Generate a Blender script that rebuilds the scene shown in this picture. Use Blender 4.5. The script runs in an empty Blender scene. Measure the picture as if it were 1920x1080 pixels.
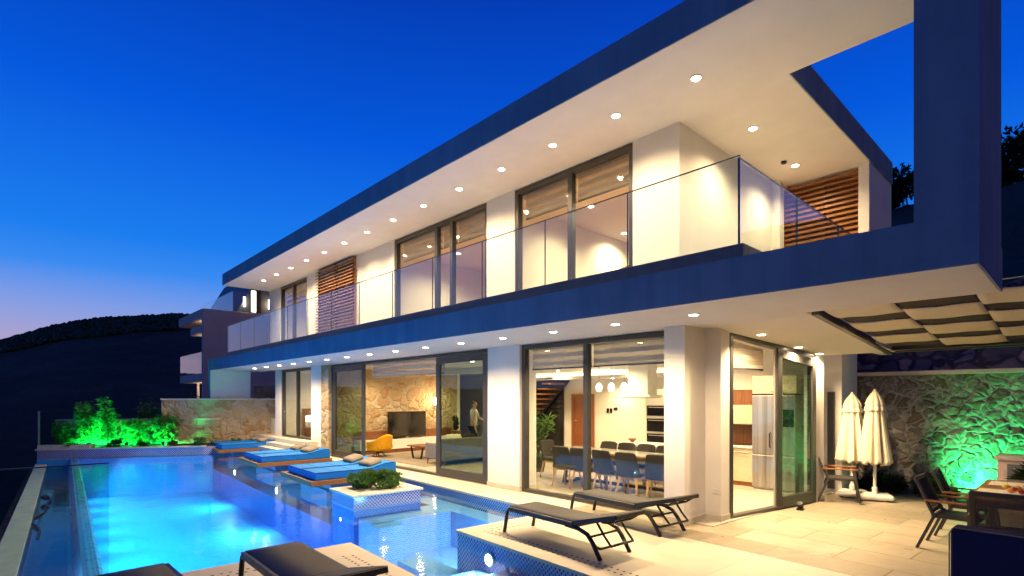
import bpy, math, random
from mathutils import Vector, Matrix, noise
random.seed(7)
R=math.radians; PI=math.pi
SC=bpy.context.scene; COL=SC.collection
ANG=-3.0939*PI/180            # terrace and pool axes are turned by three degrees from the house
GX=(math.cos(ANG),math.sin(ANG)); GY=(-GX[1],GX[0])
def W(gx,gy,z=0): return (GX[0]*gx+GY[0]*gy, GX[1]*gx+GY[1]*gy, z)
# ---------------------------------------------------------------- geometry helpers
class MB:
    def __init__(s): s.v=[]; s.f=[]; s.m=None
    def _a(s,pts):
        b=len(s.v)
        for p in pts:
            p=Vector(p)
            if s.m is not None: p=s.m@p
            s.v.append(tuple(p))
        return b
    def face(s,pts): b=s._a(pts); s.f.append(tuple(range(b,b+len(pts)))); return s
    def hexa(s,p):
        b=s._a(p)
        for q in ((0,3,2,1),(4,5,6,7),(0,1,5,4),(1,2,6,5),(2,3,7,6),(3,0,4,7)): s.f.append(tuple(b+i for i in q))
        return s
    def box(s,x0,y0,z0,x1,y1,z1):
        x0,x1=min(x0,x1),max(x0,x1); y0,y1=min(y0,y1),max(y0,y1); z0,z1=min(z0,z1),max(z0,z1)
        return s.hexa([(x0,y0,z0),(x1,y0,z0),(x1,y1,z0),(x0,y1,z0),(x0,y0,z1),(x1,y0,z1),(x1,y1,z1),(x0,y1,z1)])
    def cbox(s,c,d): return s.box(c[0]-d[0]/2,c[1]-d[1]/2,c[2]-d[2]/2,c[0]+d[0]/2,c[1]+d[1]/2,c[2]+d[2]/2)
    def prism(s,poly,z0,z1):
        n=len(poly); Z0=z0 if isinstance(z0,(list,tuple)) else [z0]*n; Z1=z1 if isinstance(z1,(list,tuple)) else [z1]*n
        b=s._a([(p[0],p[1],Z0[i]) for i,p in enumerate(poly)]+[(p[0],p[1],Z1[i]) for i,p in enumerate(poly)])
        s.f.append(tuple(b+i for i in reversed(range(n)))); s.f.append(tuple(b+n+i for i in range(n)))
        for i in range(n): j=(i+1)%n; s.f.append((b+i,b+j,b+n+j,b+n+i))
        return s
    def extrude_x(s,prof,x0,x1):      # prof in (y,z), counter-clockwise seen from +x
        n=len(prof); b=s._a([(x0,p[0],p[1]) for p in prof]+[(x1,p[0],p[1]) for p in prof])
        s.f.append(tuple(b+i for i in reversed(range(n)))); s.f.append(tuple(b+n+i for i in range(n)))
        for i in range(n): j=(i+1)%n; s.f.append((b+i,b+j,b+n+j,b+n+i))
        return s
    def bar(s,p,q,w,h=None,up=(0,0,1)):
        p=Vector(p); q=Vector(q); h=h or w; d=(q-p).normalized(); u=Vector(up)
        if abs(d.dot(u))>.98: u=Vector((1,0,0))
        a=d.cross(u).normalized(); c=a.cross(d).normalized(); a*=w/2; c*=h/2
        return s.hexa([p-a-c,p+a-c,p+a+c,p-a+c,q-a-c,q+a-c,q+a+c,q-a+c])
    def tube(s,pts,r,n=8,cap=True):
        pts=[Vector(p) for p in pts]; rs=r if isinstance(r,(list,tuple)) else [r]*len(pts); rings=[]; pa=None
        for i,p in enumerate(pts):
            d=(pts[min(i+1,len(pts)-1)]-pts[max(i-1,0)]).normalized()
            if pa is None:
                u=Vector((0,0,1)) if abs(d.z)<.9 else Vector((1,0,0)); a=d.cross(u).normalized()
            else: a=(pa-d*pa.dot(d)).normalized()
            pa=a; c=d.cross(a)
            rings.append(s._a([p+(a*math.cos(2*PI*k/n)+c*math.sin(2*PI*k/n))*rs[i] for k in range(n)]))
        for i in range(len(rings)-1):
            for k in range(n): k2=(k+1)%n; s.f.append((rings[i]+k,rings[i]+k2,rings[i+1]+k2,rings[i+1]+k))
        if cap: s.f.append(tuple(rings[0]+k for k in reversed(range(n)))); s.f.append(tuple(rings[-1]+k for k in range(n)))
        return s
    def lathe(s,prof,n=24,c=(0,0,0),wob=None):
        rings=[]
        for i,(r,z) in enumerate(prof):
            rings.append(s._a([(c[0]+r*(1 if wob is None else wob(2*PI*k/n,i))*math.cos(2*PI*k/n),c[1]+r*(1 if wob is None else wob(2*PI*k/n,i))*math.sin(2*PI*k/n),c[2]+z) for k in range(n)]))
        for i in range(len(rings)-1):
            for k in range(n): k2=(k+1)%n; s.f.append((rings[i]+k,rings[i]+k2,rings[i+1]+k2,rings[i+1]+k))
        s.f.append(tuple(rings[0]+k for k in reversed(range(n)))); s.f.append(tuple(rings[-1]+k for k in range(n)))
        return s
    def grid(s,nx,ny,fn):
        b=s._a([fn(i/nx,j/ny) for j in range(ny+1) for i in range(nx+1)])
        for j in range(ny):
            for i in range(nx): o=b+j*(nx+1)+i; s.f.append((o,o+1,o+nx+2,o+nx+1))
        return s
    def leaf(s,p,d,up,l,w):
        d=Vector(d).normalized(); a=d.cross(Vector(up)); 
        if a.length<1e-3: a=d.cross(Vector((1,0,.2)))
        a=a.normalized()*w/2; p=Vector(p); nrm=a.cross(d).normalized()*l*.12
        b=s._a([p,p+d*l*.45+a+nrm,p+d*l-nrm*.8,p+d*l*.45-a+nrm]); s.f.append((b,b+1,b+2)); s.f.append((b,b+2,b+3))
        return s
    def build(s,name,mat,parent=None,smooth=False,bevel=0,seg=2,rot=None,loc=None):
        me=bpy.data.meshes.new(name); me.from_pydata(s.v,[],s.f); me.update()
        if mat is not None: me.materials.append(mat)
        o=bpy.data.objects.new(name,me); COL.objects.link(o)
        if parent is not None: o.parent=parent
        if rot is not None: o.rotation_euler=(0,0,rot)
        if loc is not None: o.location=loc
        if smooth:
            for p in me.polygons: p.use_smooth=True
        if bevel:
            b=o.modifiers.new('bevel','BEVEL'); b.width=bevel; b.segments=seg; b.limit_method='ANGLE'; b.angle_limit=R(40)
            b.harden_normals=False
        return o
def tag(o,label,cat,group=None):
    o['label']=label; o['category']=cat
    if group: o['group']=group
    return o
def struct(o,kind='structure'): o['kind']=kind; return o
def thing(name,label,cat,loc=(0,0,0),rz=0,group=None):
    o=bpy.data.objects.new(name,None); COL.objects.link(o); o.location=loc; o.rotation_euler=(0,0,rz); o.empty_display_size=.1
    return tag(o,label,cat,group)
def dup(root,loc,rz,label,group=None,sc=None):
    def cp(o,par):
        c=o.copy(); COL.objects.link(c)
        if par is not None: c.parent=par
        for ch in o.children: cp(ch,c)
        return c
    r=cp(root,None); r.location=loc; r.rotation_euler=(0,0,rz); r['label']=label
    if group: r['group']=group
    if sc: r.scale=sc
    return r
def lamp(kind,loc,energy,col,parent=None,rad=.04,angle=150,blend=1.0,aim=None):
    l=bpy.data.lights.new('lamp_light',kind); l.energy=energy; l.color=col; l.shadow_soft_size=rad
    if kind=='SPOT': l.spot_size=R(angle); l.spot_blend=blend
    o=bpy.data.objects.new('lamp_light',l); COL.objects.link(o); o.location=loc
    if aim is not None: o.rotation_euler=Vector(aim).to_track_quat('-Z','Y').to_euler()
    if parent is not None: o.parent=parent
    return o
# ---------------------------------------------------------------- materials
class N:
    def __init__(s,name):
        s.m=bpy.data.materials.new(name); s.m.use_nodes=True; s.t=s.m.node_tree; s.t.nodes.clear(); s.out=s.n('ShaderNodeOutputMaterial')
    def n(s,t,**k):
        o=s.t.nodes.new(t)
        for a,b in k.items():
            if a=='inp':
                for q,v in b.items(): o.inputs[q].default_value=v
            else: setattr(o,a,b)
        return o
    def l(s,a,b): s.t.links.new(a,b)
    def math(s,op,a,b=None,c=None):
        o=s.n('ShaderNodeMath',operation=op)
        for i,x in enumerate((a,b,c)):
            if x is None: continue
            if isinstance(x,(int,float)): o.inputs[i].default_value=x
            else: s.l(x,o.inputs[i])
        return o.outputs[0]
    def ramp(s,fac,stops,interp='LINEAR'):
        o=s.n('ShaderNodeValToRGB'); cr=o.color_ramp; cr.interpolation=interp
        while len(cr.elements)<len(stops): cr.elements.new(.5)
        for e,(p,c) in zip(cr.elements,stops): e.position=p; e.color=(*c,1) if len(c)==3 else c
        s.l(fac,o.inputs[0]); return o.outputs[0]
    def mix(s,fac,a,b,blend='MIX'):
        o=s.n('ShaderNodeMix',data_type='RGBA',blend_type=blend)
        for sock,x in ((o.inputs[0],fac),(o.inputs[6],a),(o.inputs[7],b)):
            if isinstance(x,(int,float)): sock.default_value=x
            elif isinstance(x,tuple): sock.default_value=(*x,1)
            else: s.l(x,sock)
        return o.outputs[2]
    def coord(s,scale=1,kind='Object'):
        t=s.n('ShaderNodeTexCoord'); 
        if scale==1: return t.outputs[kind]
        m=s.n('ShaderNodeVectorMath',operation='SCALE'); m.inputs[3].default_value=scale; s.l(t.outputs[kind],m.inputs[0]); return m.outputs[0]
    def noise(s,vec,scale,detail=4,rough=.55,dist=0):
        o=s.n('ShaderNodeTexNoise'); o.inputs['Scale'].default_value=scale; o.inputs['Detail'].default_value=detail; o.inputs['Roughness'].default_value=rough; o.inputs['Distortion'].default_value=dist
        s.l(vec,o.inputs['Vector']); return o.outputs[0]
    def bump(s,h,strength=.3,dist=.02):
        o=s.n('ShaderNodeBump'); o.inputs['Strength'].default_value=strength; o.inputs['Distance'].default_value=dist; s.l(h,o.inputs['Height']); return o.outputs[0]
    def principled(s,col,rough=.5,metal=0,spec=.5,normal=None,emis=None,estr=0):
        p=s.n('ShaderNodeBsdfPrincipled')
        for nm,x in (('Base Color',col),('Roughness',rough),('Metallic',metal),('Specular IOR Level',spec)):
            if isinstance(x,tuple): p.inputs[nm].default_value=(*x,1)
            elif isinstance(x,(int,float)): p.inputs[nm].default_value=x
            else: s.l(x,p.inputs[nm])
        if normal is not None: s.l(normal,p.inputs['Normal'])
        if emis: p.inputs['Emission Color'].default_value=(*emis,1); p.inputs['Emission Strength'].default_value=estr
        s.l(p.outputs[0],s.out.inputs[0]); return s.m
def mat(name,col,rough=.5,metal=0,spec=.5,nz=8,var=.12,bmp=0,bs=60,det=3):
    k=N(name); c=k.coord(); n=k.noise(c,nz,det)
    lo=tuple(x*(1-var) for x in col); hi=tuple(min(1,x*(1+var)) for x in col)
    cc=k.ramp(n,[(.3,lo),(.7,hi)])
    r=k.ramp(n,[(.3,(max(0,rough-.06),)*3),(.7,(min(1,rough+.06),)*3)])
    nr=k.bump(k.noise(c,bs,3),bmp,.01) if bmp else None
    return k.principled(cc,r,metal,spec,nr)
def emit(name,col,st):
    k=N(name); e=k.n('ShaderNodeEmission'); e.inputs[0].default_value=(*col,1); e.inputs[1].default_value=st
    k.l(e.outputs[0],k.out.inputs[0]); return k.m
def glassy(name,tint,refl=1.0,rough=0.0,ior=1.5):
    k=N(name); tr=k.n('ShaderNodeBsdfTransparent'); tr.inputs[0].default_value=(*tint,1)
    gl=k.n('ShaderNodeBsdfGlossy'); gl.inputs['Roughness'].default_value=rough; gl.inputs[0].default_value=(refl,refl,refl,1)
    fr=k.n('ShaderNodeFresnel'); fr.inputs[0].default_value=ior
    # light seldom meets a pane from its back face here; keep the same reflectance on both sides
    g=k.n('ShaderNodeNewGeometry'); bf=g.outputs['Backfacing']
    io=k.math('ADD',k.math('MULTIPLY',bf,1/ior-ior),ior); k.l(io,fr.inputs[0])
    mx=k.n('ShaderNodeMixShader'); k.l(fr.outputs[0],mx.inputs[0]); k.l(tr.outputs[0],mx.inputs[1]); k.l(gl.outputs[0],mx.inputs[2])
    k.l(mx.outputs[0],k.out.inputs[0]); return k.m
def stone(name,cols,mortar,scale=2.6,edge=.05,bmp=.8,rough=.85,warp=.45):
    k=N(name); c=k.coord()
    nz=k.n('ShaderNodeTexNoise'); nz.inputs['Scale'].default_value=2.2; nz.inputs['Detail'].default_value=3; k.l(c,nz.inputs['Vector'])
    sub=k.n('ShaderNodeVectorMath',operation='SUBTRACT'); k.l(nz.outputs[1],sub.inputs[0]); sub.inputs[1].default_value=(.5,.5,.5)
    scl=k.n('ShaderNodeVectorMath',operation='SCALE'); scl.inputs[3].default_value=warp; k.l(sub.outputs[0],scl.inputs[0])
    add=k.n('ShaderNodeVectorMath',operation='ADD'); k.l(c,add.inputs[0]); k.l(scl.outputs[0],add.inputs[1])
    v1=k.n('ShaderNodeTexVoronoi',feature='F1'); v1.inputs['Scale'].default_value=scale; k.l(add.outputs[0],v1.inputs['Vector'])
    v2=k.n('ShaderNodeTexVoronoi',feature='DISTANCE_TO_EDGE'); v2.inputs['Scale'].default_value=scale; k.l(add.outputs[0],v2.inputs['Vector'])
    sep=k.n('ShaderNodeSeparateColor'); k.l(v1.outputs['Color'],sep.inputs[0])
    n=len(cols); cc=k.ramp(sep.outputs[0],[(i/(n-1) if n>1 else 0,x) for i,x in enumerate(cols)])
    fine=k.noise(c,14,6,.65); cc=k.mix(k.math('MULTIPLY',fine,.55),cc,tuple(x*.45 for x in cols[0]))
    em=k.ramp(v2.outputs['Distance'],[(edge*.5,(0,0,0)),(edge*1.4,(1,1,1))])
    cc=k.mix(em,mortar,cc)
    h=k.math('ADD',k.math('MULTIPLY',k.ramp(v2.outputs['Distance'],[(0,(0,0,0)),(.22,(1,1,1))]),.7),k.math('MULTIPLY',fine,.5))
    return k.principled(cc,rough,0,.25,k.bump(h,bmp,.06))
def tiles2d(k):       # 2D coordinates that run along any upright or level face of a block
    c=k.n('ShaderNodeTexCoord').outputs['Object']; sp=k.n('ShaderNodeSeparateXYZ'); k.l(c,sp.inputs[0])
    tn=k.n('ShaderNodeTexCoord').outputs['Normal']; sn=k.n('ShaderNodeSeparateXYZ'); k.l(tn,sn.inputs[0])
    up=k.math('GREATER_THAN',k.math('ABSOLUTE',sn.outputs[2]),.6)
    xside=k.math('GREATER_THAN',k.math('ABSOLUTE',sn.outputs[0]),.6)
    def sel(f,a,b): return k.math('ADD',k.math('MULTIPLY',f,a),k.math('MULTIPLY',k.math('SUBTRACT',1,f),b))
    u=sel(xside,sp.outputs[1],sp.outputs[0]); v=sel(up,sp.outputs[1],sp.outputs[2])
    cb=k.n('ShaderNodeCombineXYZ'); k.l(u,cb.inputs[0]); k.l(v,cb.inputs[1]); return cb.outputs[0],c
def penny(name,blues,grout,s=22.0,dot=.40):
    k=N(name); uv,c=tiles2d(k)
    mp=k.n('ShaderNodeMapping'); mp.inputs['Rotation'].default_value=(0,0,R(45)); mp.inputs['Scale'].default_value=(s,s,1); k.l(uv,mp.inputs[0])
    v=k.n('ShaderNodeTexVoronoi',feature='F1',voronoi_dimensions='2D'); v.inputs['Scale'].default_value=1; v.inputs['Randomness'].default_value=.06; k.l(mp.outputs[0],v.inputs['Vector'])
    sep=k.n('ShaderNodeSeparateColor'); k.l(v.outputs['Color'],sep.inputs[0])
    n=len(blues); cc=k.ramp(sep.outputs[0],[(i/(n-1),x) for i,x in enumerate(blues)])
    m=k.ramp(v.outputs['Distance'],[(dot-.05,(0,0,0)),(dot+.03,(1,1,1))])
    col=k.mix(m,cc,grout)
    return k.principled(col,k.ramp(m,[(0,(.12,)*3),(1,(.6,)*3)]),0,.5,k.bump(k.math('SUBTRACT',1,m),.25,.004))
def bricky(name,c1,c2,mort,w,h,msize=.02,offset=.0,rough=.3,bmp=.2,stain=.0,rotz=0,seam=None,spec=.5):
    k=N(name); uv,c=tiles2d(k)
    b=k.n('ShaderNodeTexBrick',offset=offset,squash=1); b.inputs['Scale'].default_value=1; b.inputs['Brick Width'].default_value=w; b.inputs['Row Height'].default_value=h
    b.inputs['Mortar Size'].default_value=msize; b.inputs['Mortar Smooth'].default_value=.1; b.inputs['Bias'].default_value=0
    b.inputs[1].default_value=(*c1,1); b.inputs[2].default_value=(*c2,1); b.inputs[3].default_value=(*mort,1); k.l(uv,b.inputs[0])
    col=b.outputs[0]
    if stain:
        n1=k.noise(c,1.1,6,.62); col=k.mix(k.math('MULTIPLY',k.ramp(n1,[(.35,(0,0,0)),(.7,(1,1,1))]),stain),col,tuple(x*.62 for x in c1))
        n2=k.noise(c,9,5,.7); col=k.mix(k.math('MULTIPLY',n2,stain*.6),col,tuple(x*.75 for x in c2))
    rr=k.ramp(k.noise(c,6,4),[(.3,(max(.02,rough-.07),)*3),(.7,(rough+.09,)*3)])
    return k.principled(col,rr,0,spec,k.bump(k.math('SUBTRACT',1,b.outputs[1]),bmp,.004))
def wood(name,c1,c2,rough=.45,scale=6,axis=0):
    k=N(name); c=k.coord(); mp=k.n('ShaderNodeMapping'); sc=[scale*4]*3; sc[axis]=scale*.35; mp.inputs['Scale'].default_value=sc; k.l(c,mp.inputs[0])
    n=k.noise(mp.outputs[0],1.5,6,.6,1.2); cc=k.ramp(n,[(.25,c1),(.5,tuple((a+b)/2 for a,b in zip(c1,c2))),(.75,c2)])
    return k.principled(cc,rough,0,.4,k.bump(n,.12,.004))
def fabric(name,col,rough=.9,weave=260,var=.1,bmp=.25):
    k=N(name); c=k.coord(); n=k.noise(c,3,4); w=k.noise(c,weave,2)
    cc=k.ramp(n,[(.3,tuple(x*(1-var) for x in col)),(.7,tuple(x*(1+var) for x in col))]); cc=k.mix(k.math('MULTIPLY',w,.35),cc,tuple(x*.55 for x in col))
    return k.principled(cc,rough,0,.2,k.bump(w,bmp,.003))
def leafmat(name,c1,c2,rough=.55):
    k=N(name); c=k.coord(); n=k.noise(c,5,4); cc=k.ramp(n,[(.3,c1),(.7,c2)])
    d=k.n('ShaderNodeBsdfPrincipled'); k.l(cc,d.inputs['Base Color']); d.inputs['Roughness'].default_value=rough; d.inputs['Specular IOR Level'].default_value=.3
    t=k.n('ShaderNodeBsdfTranslucent'); k.l(cc,t.inputs[0]); mx=k.n('ShaderNodeMixShader'); mx.inputs[0].default_value=.3
    k.l(d.outputs[0],mx.inputs[1]); k.l(t.outputs[0],mx.inputs[2]); k.l(mx.outputs[0],k.out.inputs[0]); return k.m
PLASTER=mat('white_plaster',(.78,.755,.71),.8,0,.25,2.2,.035,.10,55)
FASCIA=N('slate_blue_face')  # slate blue tone for the outer faces of roof edge, slab edge and column
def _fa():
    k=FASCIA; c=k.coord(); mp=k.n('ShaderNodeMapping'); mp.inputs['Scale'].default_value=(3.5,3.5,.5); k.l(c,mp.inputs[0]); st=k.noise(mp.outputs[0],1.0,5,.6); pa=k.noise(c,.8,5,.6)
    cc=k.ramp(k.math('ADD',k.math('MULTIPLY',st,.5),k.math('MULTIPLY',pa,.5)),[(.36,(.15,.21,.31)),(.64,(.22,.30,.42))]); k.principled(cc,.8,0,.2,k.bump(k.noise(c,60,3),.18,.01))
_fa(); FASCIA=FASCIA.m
SOFFIT=mat('soffit_paint',(.78,.755,.71),.85,0,.2,.9,.025,.06,80)
PAINT=mat('interior_paint',(.80,.77,.70),.7,0,.3,2,.02)
GREYWALL=mat('grey_render',(.74,.58,.52),.85,0,.2,1.2,.06,.12,40)
FRAME=mat('anthracite_aluminium',(.060,.057,.053),.38,.35,.5,4,.08)
FRAMEB=mat('dark_steel',(.03,.03,.033),.4,.5,.5,5,.1)
FRIDGE=N('vertically_brushed_steel')
def _fr():
    k=FRIDGE; c=k.coord(); mp=k.n('ShaderNodeMapping'); mp.inputs['Scale'].default_value=(9,9,.15); k.l(c,mp.inputs[0]); n=k.noise(mp.outputs[0],1.0,3); k.principled(k.ramp(n,[(.35,(.36,.33,.30)),(.65,(.78,.74,.68))]),.34,.9,.5)
_fr(); FRIDGE=FRIDGE.m
STEEL=mat('brushed_steel',(.60,.57,.53),.42,.85,.5,.5,.02)
WHITEP=mat('white_lacquer',(.82,.80,.76),.3,0,.5,3,.02)
BEIGEC=mat('beige_lacquer',(.62,.52,.36),.25,0,.5,2,.03)
KERB=mat('dark_kerb_stone',(.16,.17,.19),.6,0,.4,6,.12,.1,40)
COPING=mat('travertine_coping',(.62,.56,.47),.55,0,.4,3.5,.14,.12,30,5)
PAVE=bricky('beige_stone_paving',(.58,.50,.37),(.31,.255,.18),(.09,.075,.05),1.2,.62,.008,.5,.34,.25,.75,spec=.4)
PAVEL=bricky('pale_stone_edge',(.64,.565,.44),(.58,.51,.40),(.36,.31,.25),1.5,6.,.004,0,.5,.2,.4)
FLOOR=bricky('polished_interior_tile',(.62,.57,.48),(.57,.52,.44),(.42,.38,.32),.9,.9,.003,0,.10,.1,.25)
STEPM=mat('pale_step_stone',(.60,.54,.44),.5,0,.4,4,.12,.1,30,5)
PENNY=penny('penny_mosaic',[(.012,.03,.20),(.03,.05,.34),(.02,.035,.26),(.10,.11,.36)],(.48,.47,.62))
POOLF=bricky('pool_mosaic',(.012,.36,.88),(.010,.31,.82),(.08,.45,.88),.05,.05,.004,.0,.35,.05)
POOLS=bricky('pale_pool_mosaic',(.10,.24,.62),(.25,.34,.66),(.48,.52,.72),.06,.035,.006,.5,.35,.1)
POOLD=bricky('deep_blue_mosaic',(.008,.095,.44),(.007,.07,.36),(.03,.12,.45),.06,.035,.004,.5,.35,.1)
EDGEM=bricky('infinity_edge_mosaic',(.10,.40,.85),(.18,.48,.88),(.62,.78,.90),.07,.045,.007,.5,.3,.15)
GLASS=glassy('clear_glass',(.93,.965,.955))
RAILG=glassy('railing_glass',(.90,.955,.955),1.0)
TINT=glassy('tinted_glass',(.58,.67,.62),1.0); EDGE=mat('glass_edge',(.02,.05,.05),.2,0,.6)
GREENG=glassy('green_edged_glass',(.72,.93,.86),1.0)
STONEY=stone('warm_stone_cladding',[(.50,.36,.19),(.62,.48,.29),(.44,.28,.14),(.66,.55,.38),(.52,.42,.28)],(.50,.41,.28),2.6,.022,.9,.85,.95)
STONEG=stone('rough_grey_stone',[(.24,.215,.20),(.36,.335,.32),(.15,.09,.065),(.30,.285,.27),(.21,.185,.17)],(.37,.35,.36),5.0,.085,1.0,.85,.55)
BLUEP=fabric('dark_blue_gap_and_seam',(.004,.05,.25))
BLUEF=fabric('blue_canvas',(.010,.18,.62),.8,7,.10,.5)
GREYF=fabric('taupe_cushion_fabric',(.22,.19,.15),.9,200,.14,.3)
MESHF=fabric('charcoal_mesh_fabric',(.055,.052,.056),.55,420,.08,.35)
MESHT=N('open_mesh_fabric')
def _mt():
    k=MESHT; c=k.coord(); w=k.noise(c,420,2); d=k.n('ShaderNodeBsdfDiffuse'); k.l(k.ramp(w,[(.3,(.05,.047,.045)),(.7,(.12,.11,.105))]),d.inputs[0]); t=k.n('ShaderNodeBsdfTransparent'); mx=k.n('ShaderNodeMixShader'); mx.inputs[0].default_value=.32
    k.l(d.outputs[0],mx.inputs[1]); k.l(t.outputs[0],mx.inputs[2]); k.l(mx.outputs[0],k.out.inputs[0])
_mt(); MESHT=MESHT.m
DARKF=fabric('slate_upholstery',(.042,.038,.034),.85,260,.12,.3)
SOFAF=fabric('grey_sofa_fabric',(.16,.16,.18),.9,240,.1,.3)
NAVYF=fabric('navy_upholstery',(.018,.020,.075),.85,300,.12,.3)
YELF=fabric('mustard_velvet',(.58,.30,.012),.7,200,.1,.2)
CREAMF=fabric('cream_canvas',(.84,.77,.58),.9,260,.06,.2)
DKSHADE=fabric('brown_cloth_and_gap_shadow',(.055,.048,.040),.9,260,.1,.2)
TEAK=wood('oiled_teak',(.20,.075,.018),(.36,.15,.04),.45,5,0)
TEAKY=wood('oiled_teak_lengthwise',(.20,.075,.018),(.36,.15,.04),.45,5,1)
LOUV=wood('stained_louvre_wood',(.16,.06,.018),(.30,.13,.04),.4,4,0)
DOORW=wood('walnut_door',(.17,.055,.02),(.30,.11,.04),.35,4,2)
WALNUT=wood('walnut_veneer',(.12,.045,.018),(.24,.10,.04),.35,4,2)
OAKL=wood('ash_legs',(.42,.24,.11),(.56,.34,.17),.5,6,2)
BLACKM=mat('black_powder_coat',(.016,.016,.018),.42,.2,.5,8,.2)
BLACKG=mat('black_screen',(.012,.011,.010),.12,0,.6,3,.2)
WHITEPL=mat('white_plastic',(.78,.76,.70),.45,0,.4,3,.04)
REDF=fabric('red_velvet',(.30,.012,.02),.8)
BLIND=N('striped_roller_blind')
def _bl():
    k=BLIND; c=k.coord(); sp=k.n('ShaderNodeSeparateXYZ'); k.l(c,sp.inputs[0])
    st=k.ramp(k.math('FRACT',k.math('MULTIPLY',sp.outputs[2],6.5)),[(.46,(0,0,0)),(.54,(1,1,1))])
    d=k.n('ShaderNodeBsdfDiffuse'); d.inputs[0].default_value=(.74,.68,.58,1); t=k.n('ShaderNodeBsdfTranslucent'); t.inputs[0].default_value=(.72,.64,.52,1)
    a=k.n('ShaderNodeAddShader'); m0=k.n('ShaderNodeMixShader'); m0.inputs[0].default_value=.4; k.l(d.outputs[0],m0.inputs[1]); k.l(t.outputs[0],m0.inputs[2])
    tr=k.n('ShaderNodeBsdfTransparent'); tr.inputs[0].default_value=(.9,.88,.84,1)
    mx=k.n('ShaderNodeMixShader'); k.l(k.math('ADD',k.math('MULTIPLY',st,.55),.12),mx.inputs[0]); k.l(m0.outputs[0],mx.inputs[1]); k.l(tr.outputs[0],mx.inputs[2]); k.l(mx.outputs[0],k.out.inputs[0])
_bl(); BLIND=BLIND.m
LEAF=leafmat('bamboo_leaf',(.06,.16,.03),(.16,.30,.06))
LEAFD=leafmat('dark_shrub_leaf',(.018,.045,.012),(.05,.09,.02))
LEAFB=leafmat('bright_shrub_leaf',(.05,.13,.02),(.14,.24,.05))
DRYL=leafmat('dry_leaf',(.14,.11,.06),(.22,.17,.09))
BARK=mat('bark',(.10,.075,.05),.9,0,.2,10,.3,.4,30)
SOIL=mat('planting_soil',(.05,.035,.022),.95,0,.1,12,.4,.5,20)
PEBB=mat('white_pebbles',(.70,.66,.58),.6,0,.3,30,.25)
HILLM=N('scrub_hillside')
def _h():
    k=HILLM; c=k.coord(); n=k.noise(c,.05,8,.7); n2=k.noise(c,.35,6,.7)
    cc=k.mix(k.math('MULTIPLY',n2,.7),k.ramp(n,[(.35,(.05,.065,.05)),(.7,(.14,.15,.10))]),(.035,.045,.035)); k.principled(cc,.95,0,.05,k.bump(n2,.8,1.0))
_h(); HILLM=HILLM.m
SLOPEM=stone('dark_rock_slope',[(.16,.15,.20),(.34,.30,.38),(.08,.08,.12),(.22,.2,.26)],(.05,.05,.08),2.2,.08,1.0)
L_WARM=(1.0,.71,.39); L_IN=(1.0,.70,.37); L_GREEN=(.01,1.0,.20); L_POOL=(.38,.78,1.0)
E_DOWN=emit('downlight_glow',(1,.80,.50),45); E_COVE=emit('cove_glow',(1,.80,.42),5); E_GREEN=emit('green_lamp_glow',(.25,1,.45),22); E_POOL=emit('pool_lamp_glow',(.85,.95,1),28); E_BULB=emit('pendant_glow',(1,.86,.62),9); E_WALL=emit('wall_lamp_glow',(1,.9,.75),6)
WATER=N('pool_water_surface')
def _w():
    k=WATER; c=k.coord(); n1=k.noise(c,2.2,3,.5); n2=k.noise(c,9,3,.5)
    b=k.bump(k.math('ADD',k.math('MULTIPLY',n1,1.0),k.math('MULTIPLY',n2,.25)),.055,.12)
    tr=k.n('ShaderNodeBsdfTransparent'); tr.inputs[0].default_value=(.52,.88,1,1)
    gl=k.n('ShaderNodeBsdfGlossy'); gl.inputs['Roughness'].default_value=.06; k.l(b,gl.inputs['Normal'])
    fr=k.n('ShaderNodeFresnel'); fr.inputs[0].default_value=1.5; k.l(b,fr.inputs['Normal'])
    bf=k.n('ShaderNodeNewGeometry').outputs['Backfacing']; k.l(k.math('ADD',k.math('MULTIPLY',bf,1/1.5-1.5),1.5),fr.inputs[0])
    mx=k.n('ShaderNodeMixShader'); k.l(fr.outputs[0],mx.inputs[0]); k.l(tr.outputs[0],mx.inputs[1]); k.l(gl.outputs[0],mx.inputs[2]); k.l(mx.outputs[0],k.out.inputs[0])
_w(); WATER=WATER.m
# ================================================================ VILLA (house axes: x along the front, y into the house)
villa=thing('villa','large white modern villa with long flat roof, glass balcony and lit ground floor','house',(-9,7.34,0))
VO=Vector((-9,7.34,0))
def part(mb,name,m,parent=villa,**k):
    if parent is villa: mb.v=[tuple(Vector(p)-VO) for p in mb.v]
    return mb.build(name,m,parent,**k)
def sub(mb,name,m,parent,**k):      # parent meshes keep villa-local coordinates with no offset of their own
    mb.v=[tuple(Vector(p)-VO) for p in mb.v]; return mb.build(name,m,parent,**k)
zS,zT,zR,zRt=2.89,3.30,5.86,6.26
# --- roof: one slab with the open bay cut out at its right end
roof=part(MB().prism([(-21.08,5.48),(-.99,5.48),(-.99,7.04),(-2.53,7.04),(-2.53,12.12),(-21.08,12.6)],zR,zRt),'roof',PLASTER,bevel=.012)
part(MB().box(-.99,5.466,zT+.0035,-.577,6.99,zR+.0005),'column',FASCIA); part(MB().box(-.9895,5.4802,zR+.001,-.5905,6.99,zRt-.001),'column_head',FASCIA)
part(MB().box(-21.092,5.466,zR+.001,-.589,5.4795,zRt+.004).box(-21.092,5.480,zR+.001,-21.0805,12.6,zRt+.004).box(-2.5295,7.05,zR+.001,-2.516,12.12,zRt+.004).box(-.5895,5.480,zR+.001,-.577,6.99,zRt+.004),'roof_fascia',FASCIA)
part(MB().box(-23.01,5.466,zS+.001,-.577,5.4795,zT+.003).box(-.5895,5.480,zS+.001,-.577,7.09,zT+.003).box(-23.01,5.466,1.74,-22.75,5.4795,zS),'slab_fascia',FASCIA)
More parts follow.
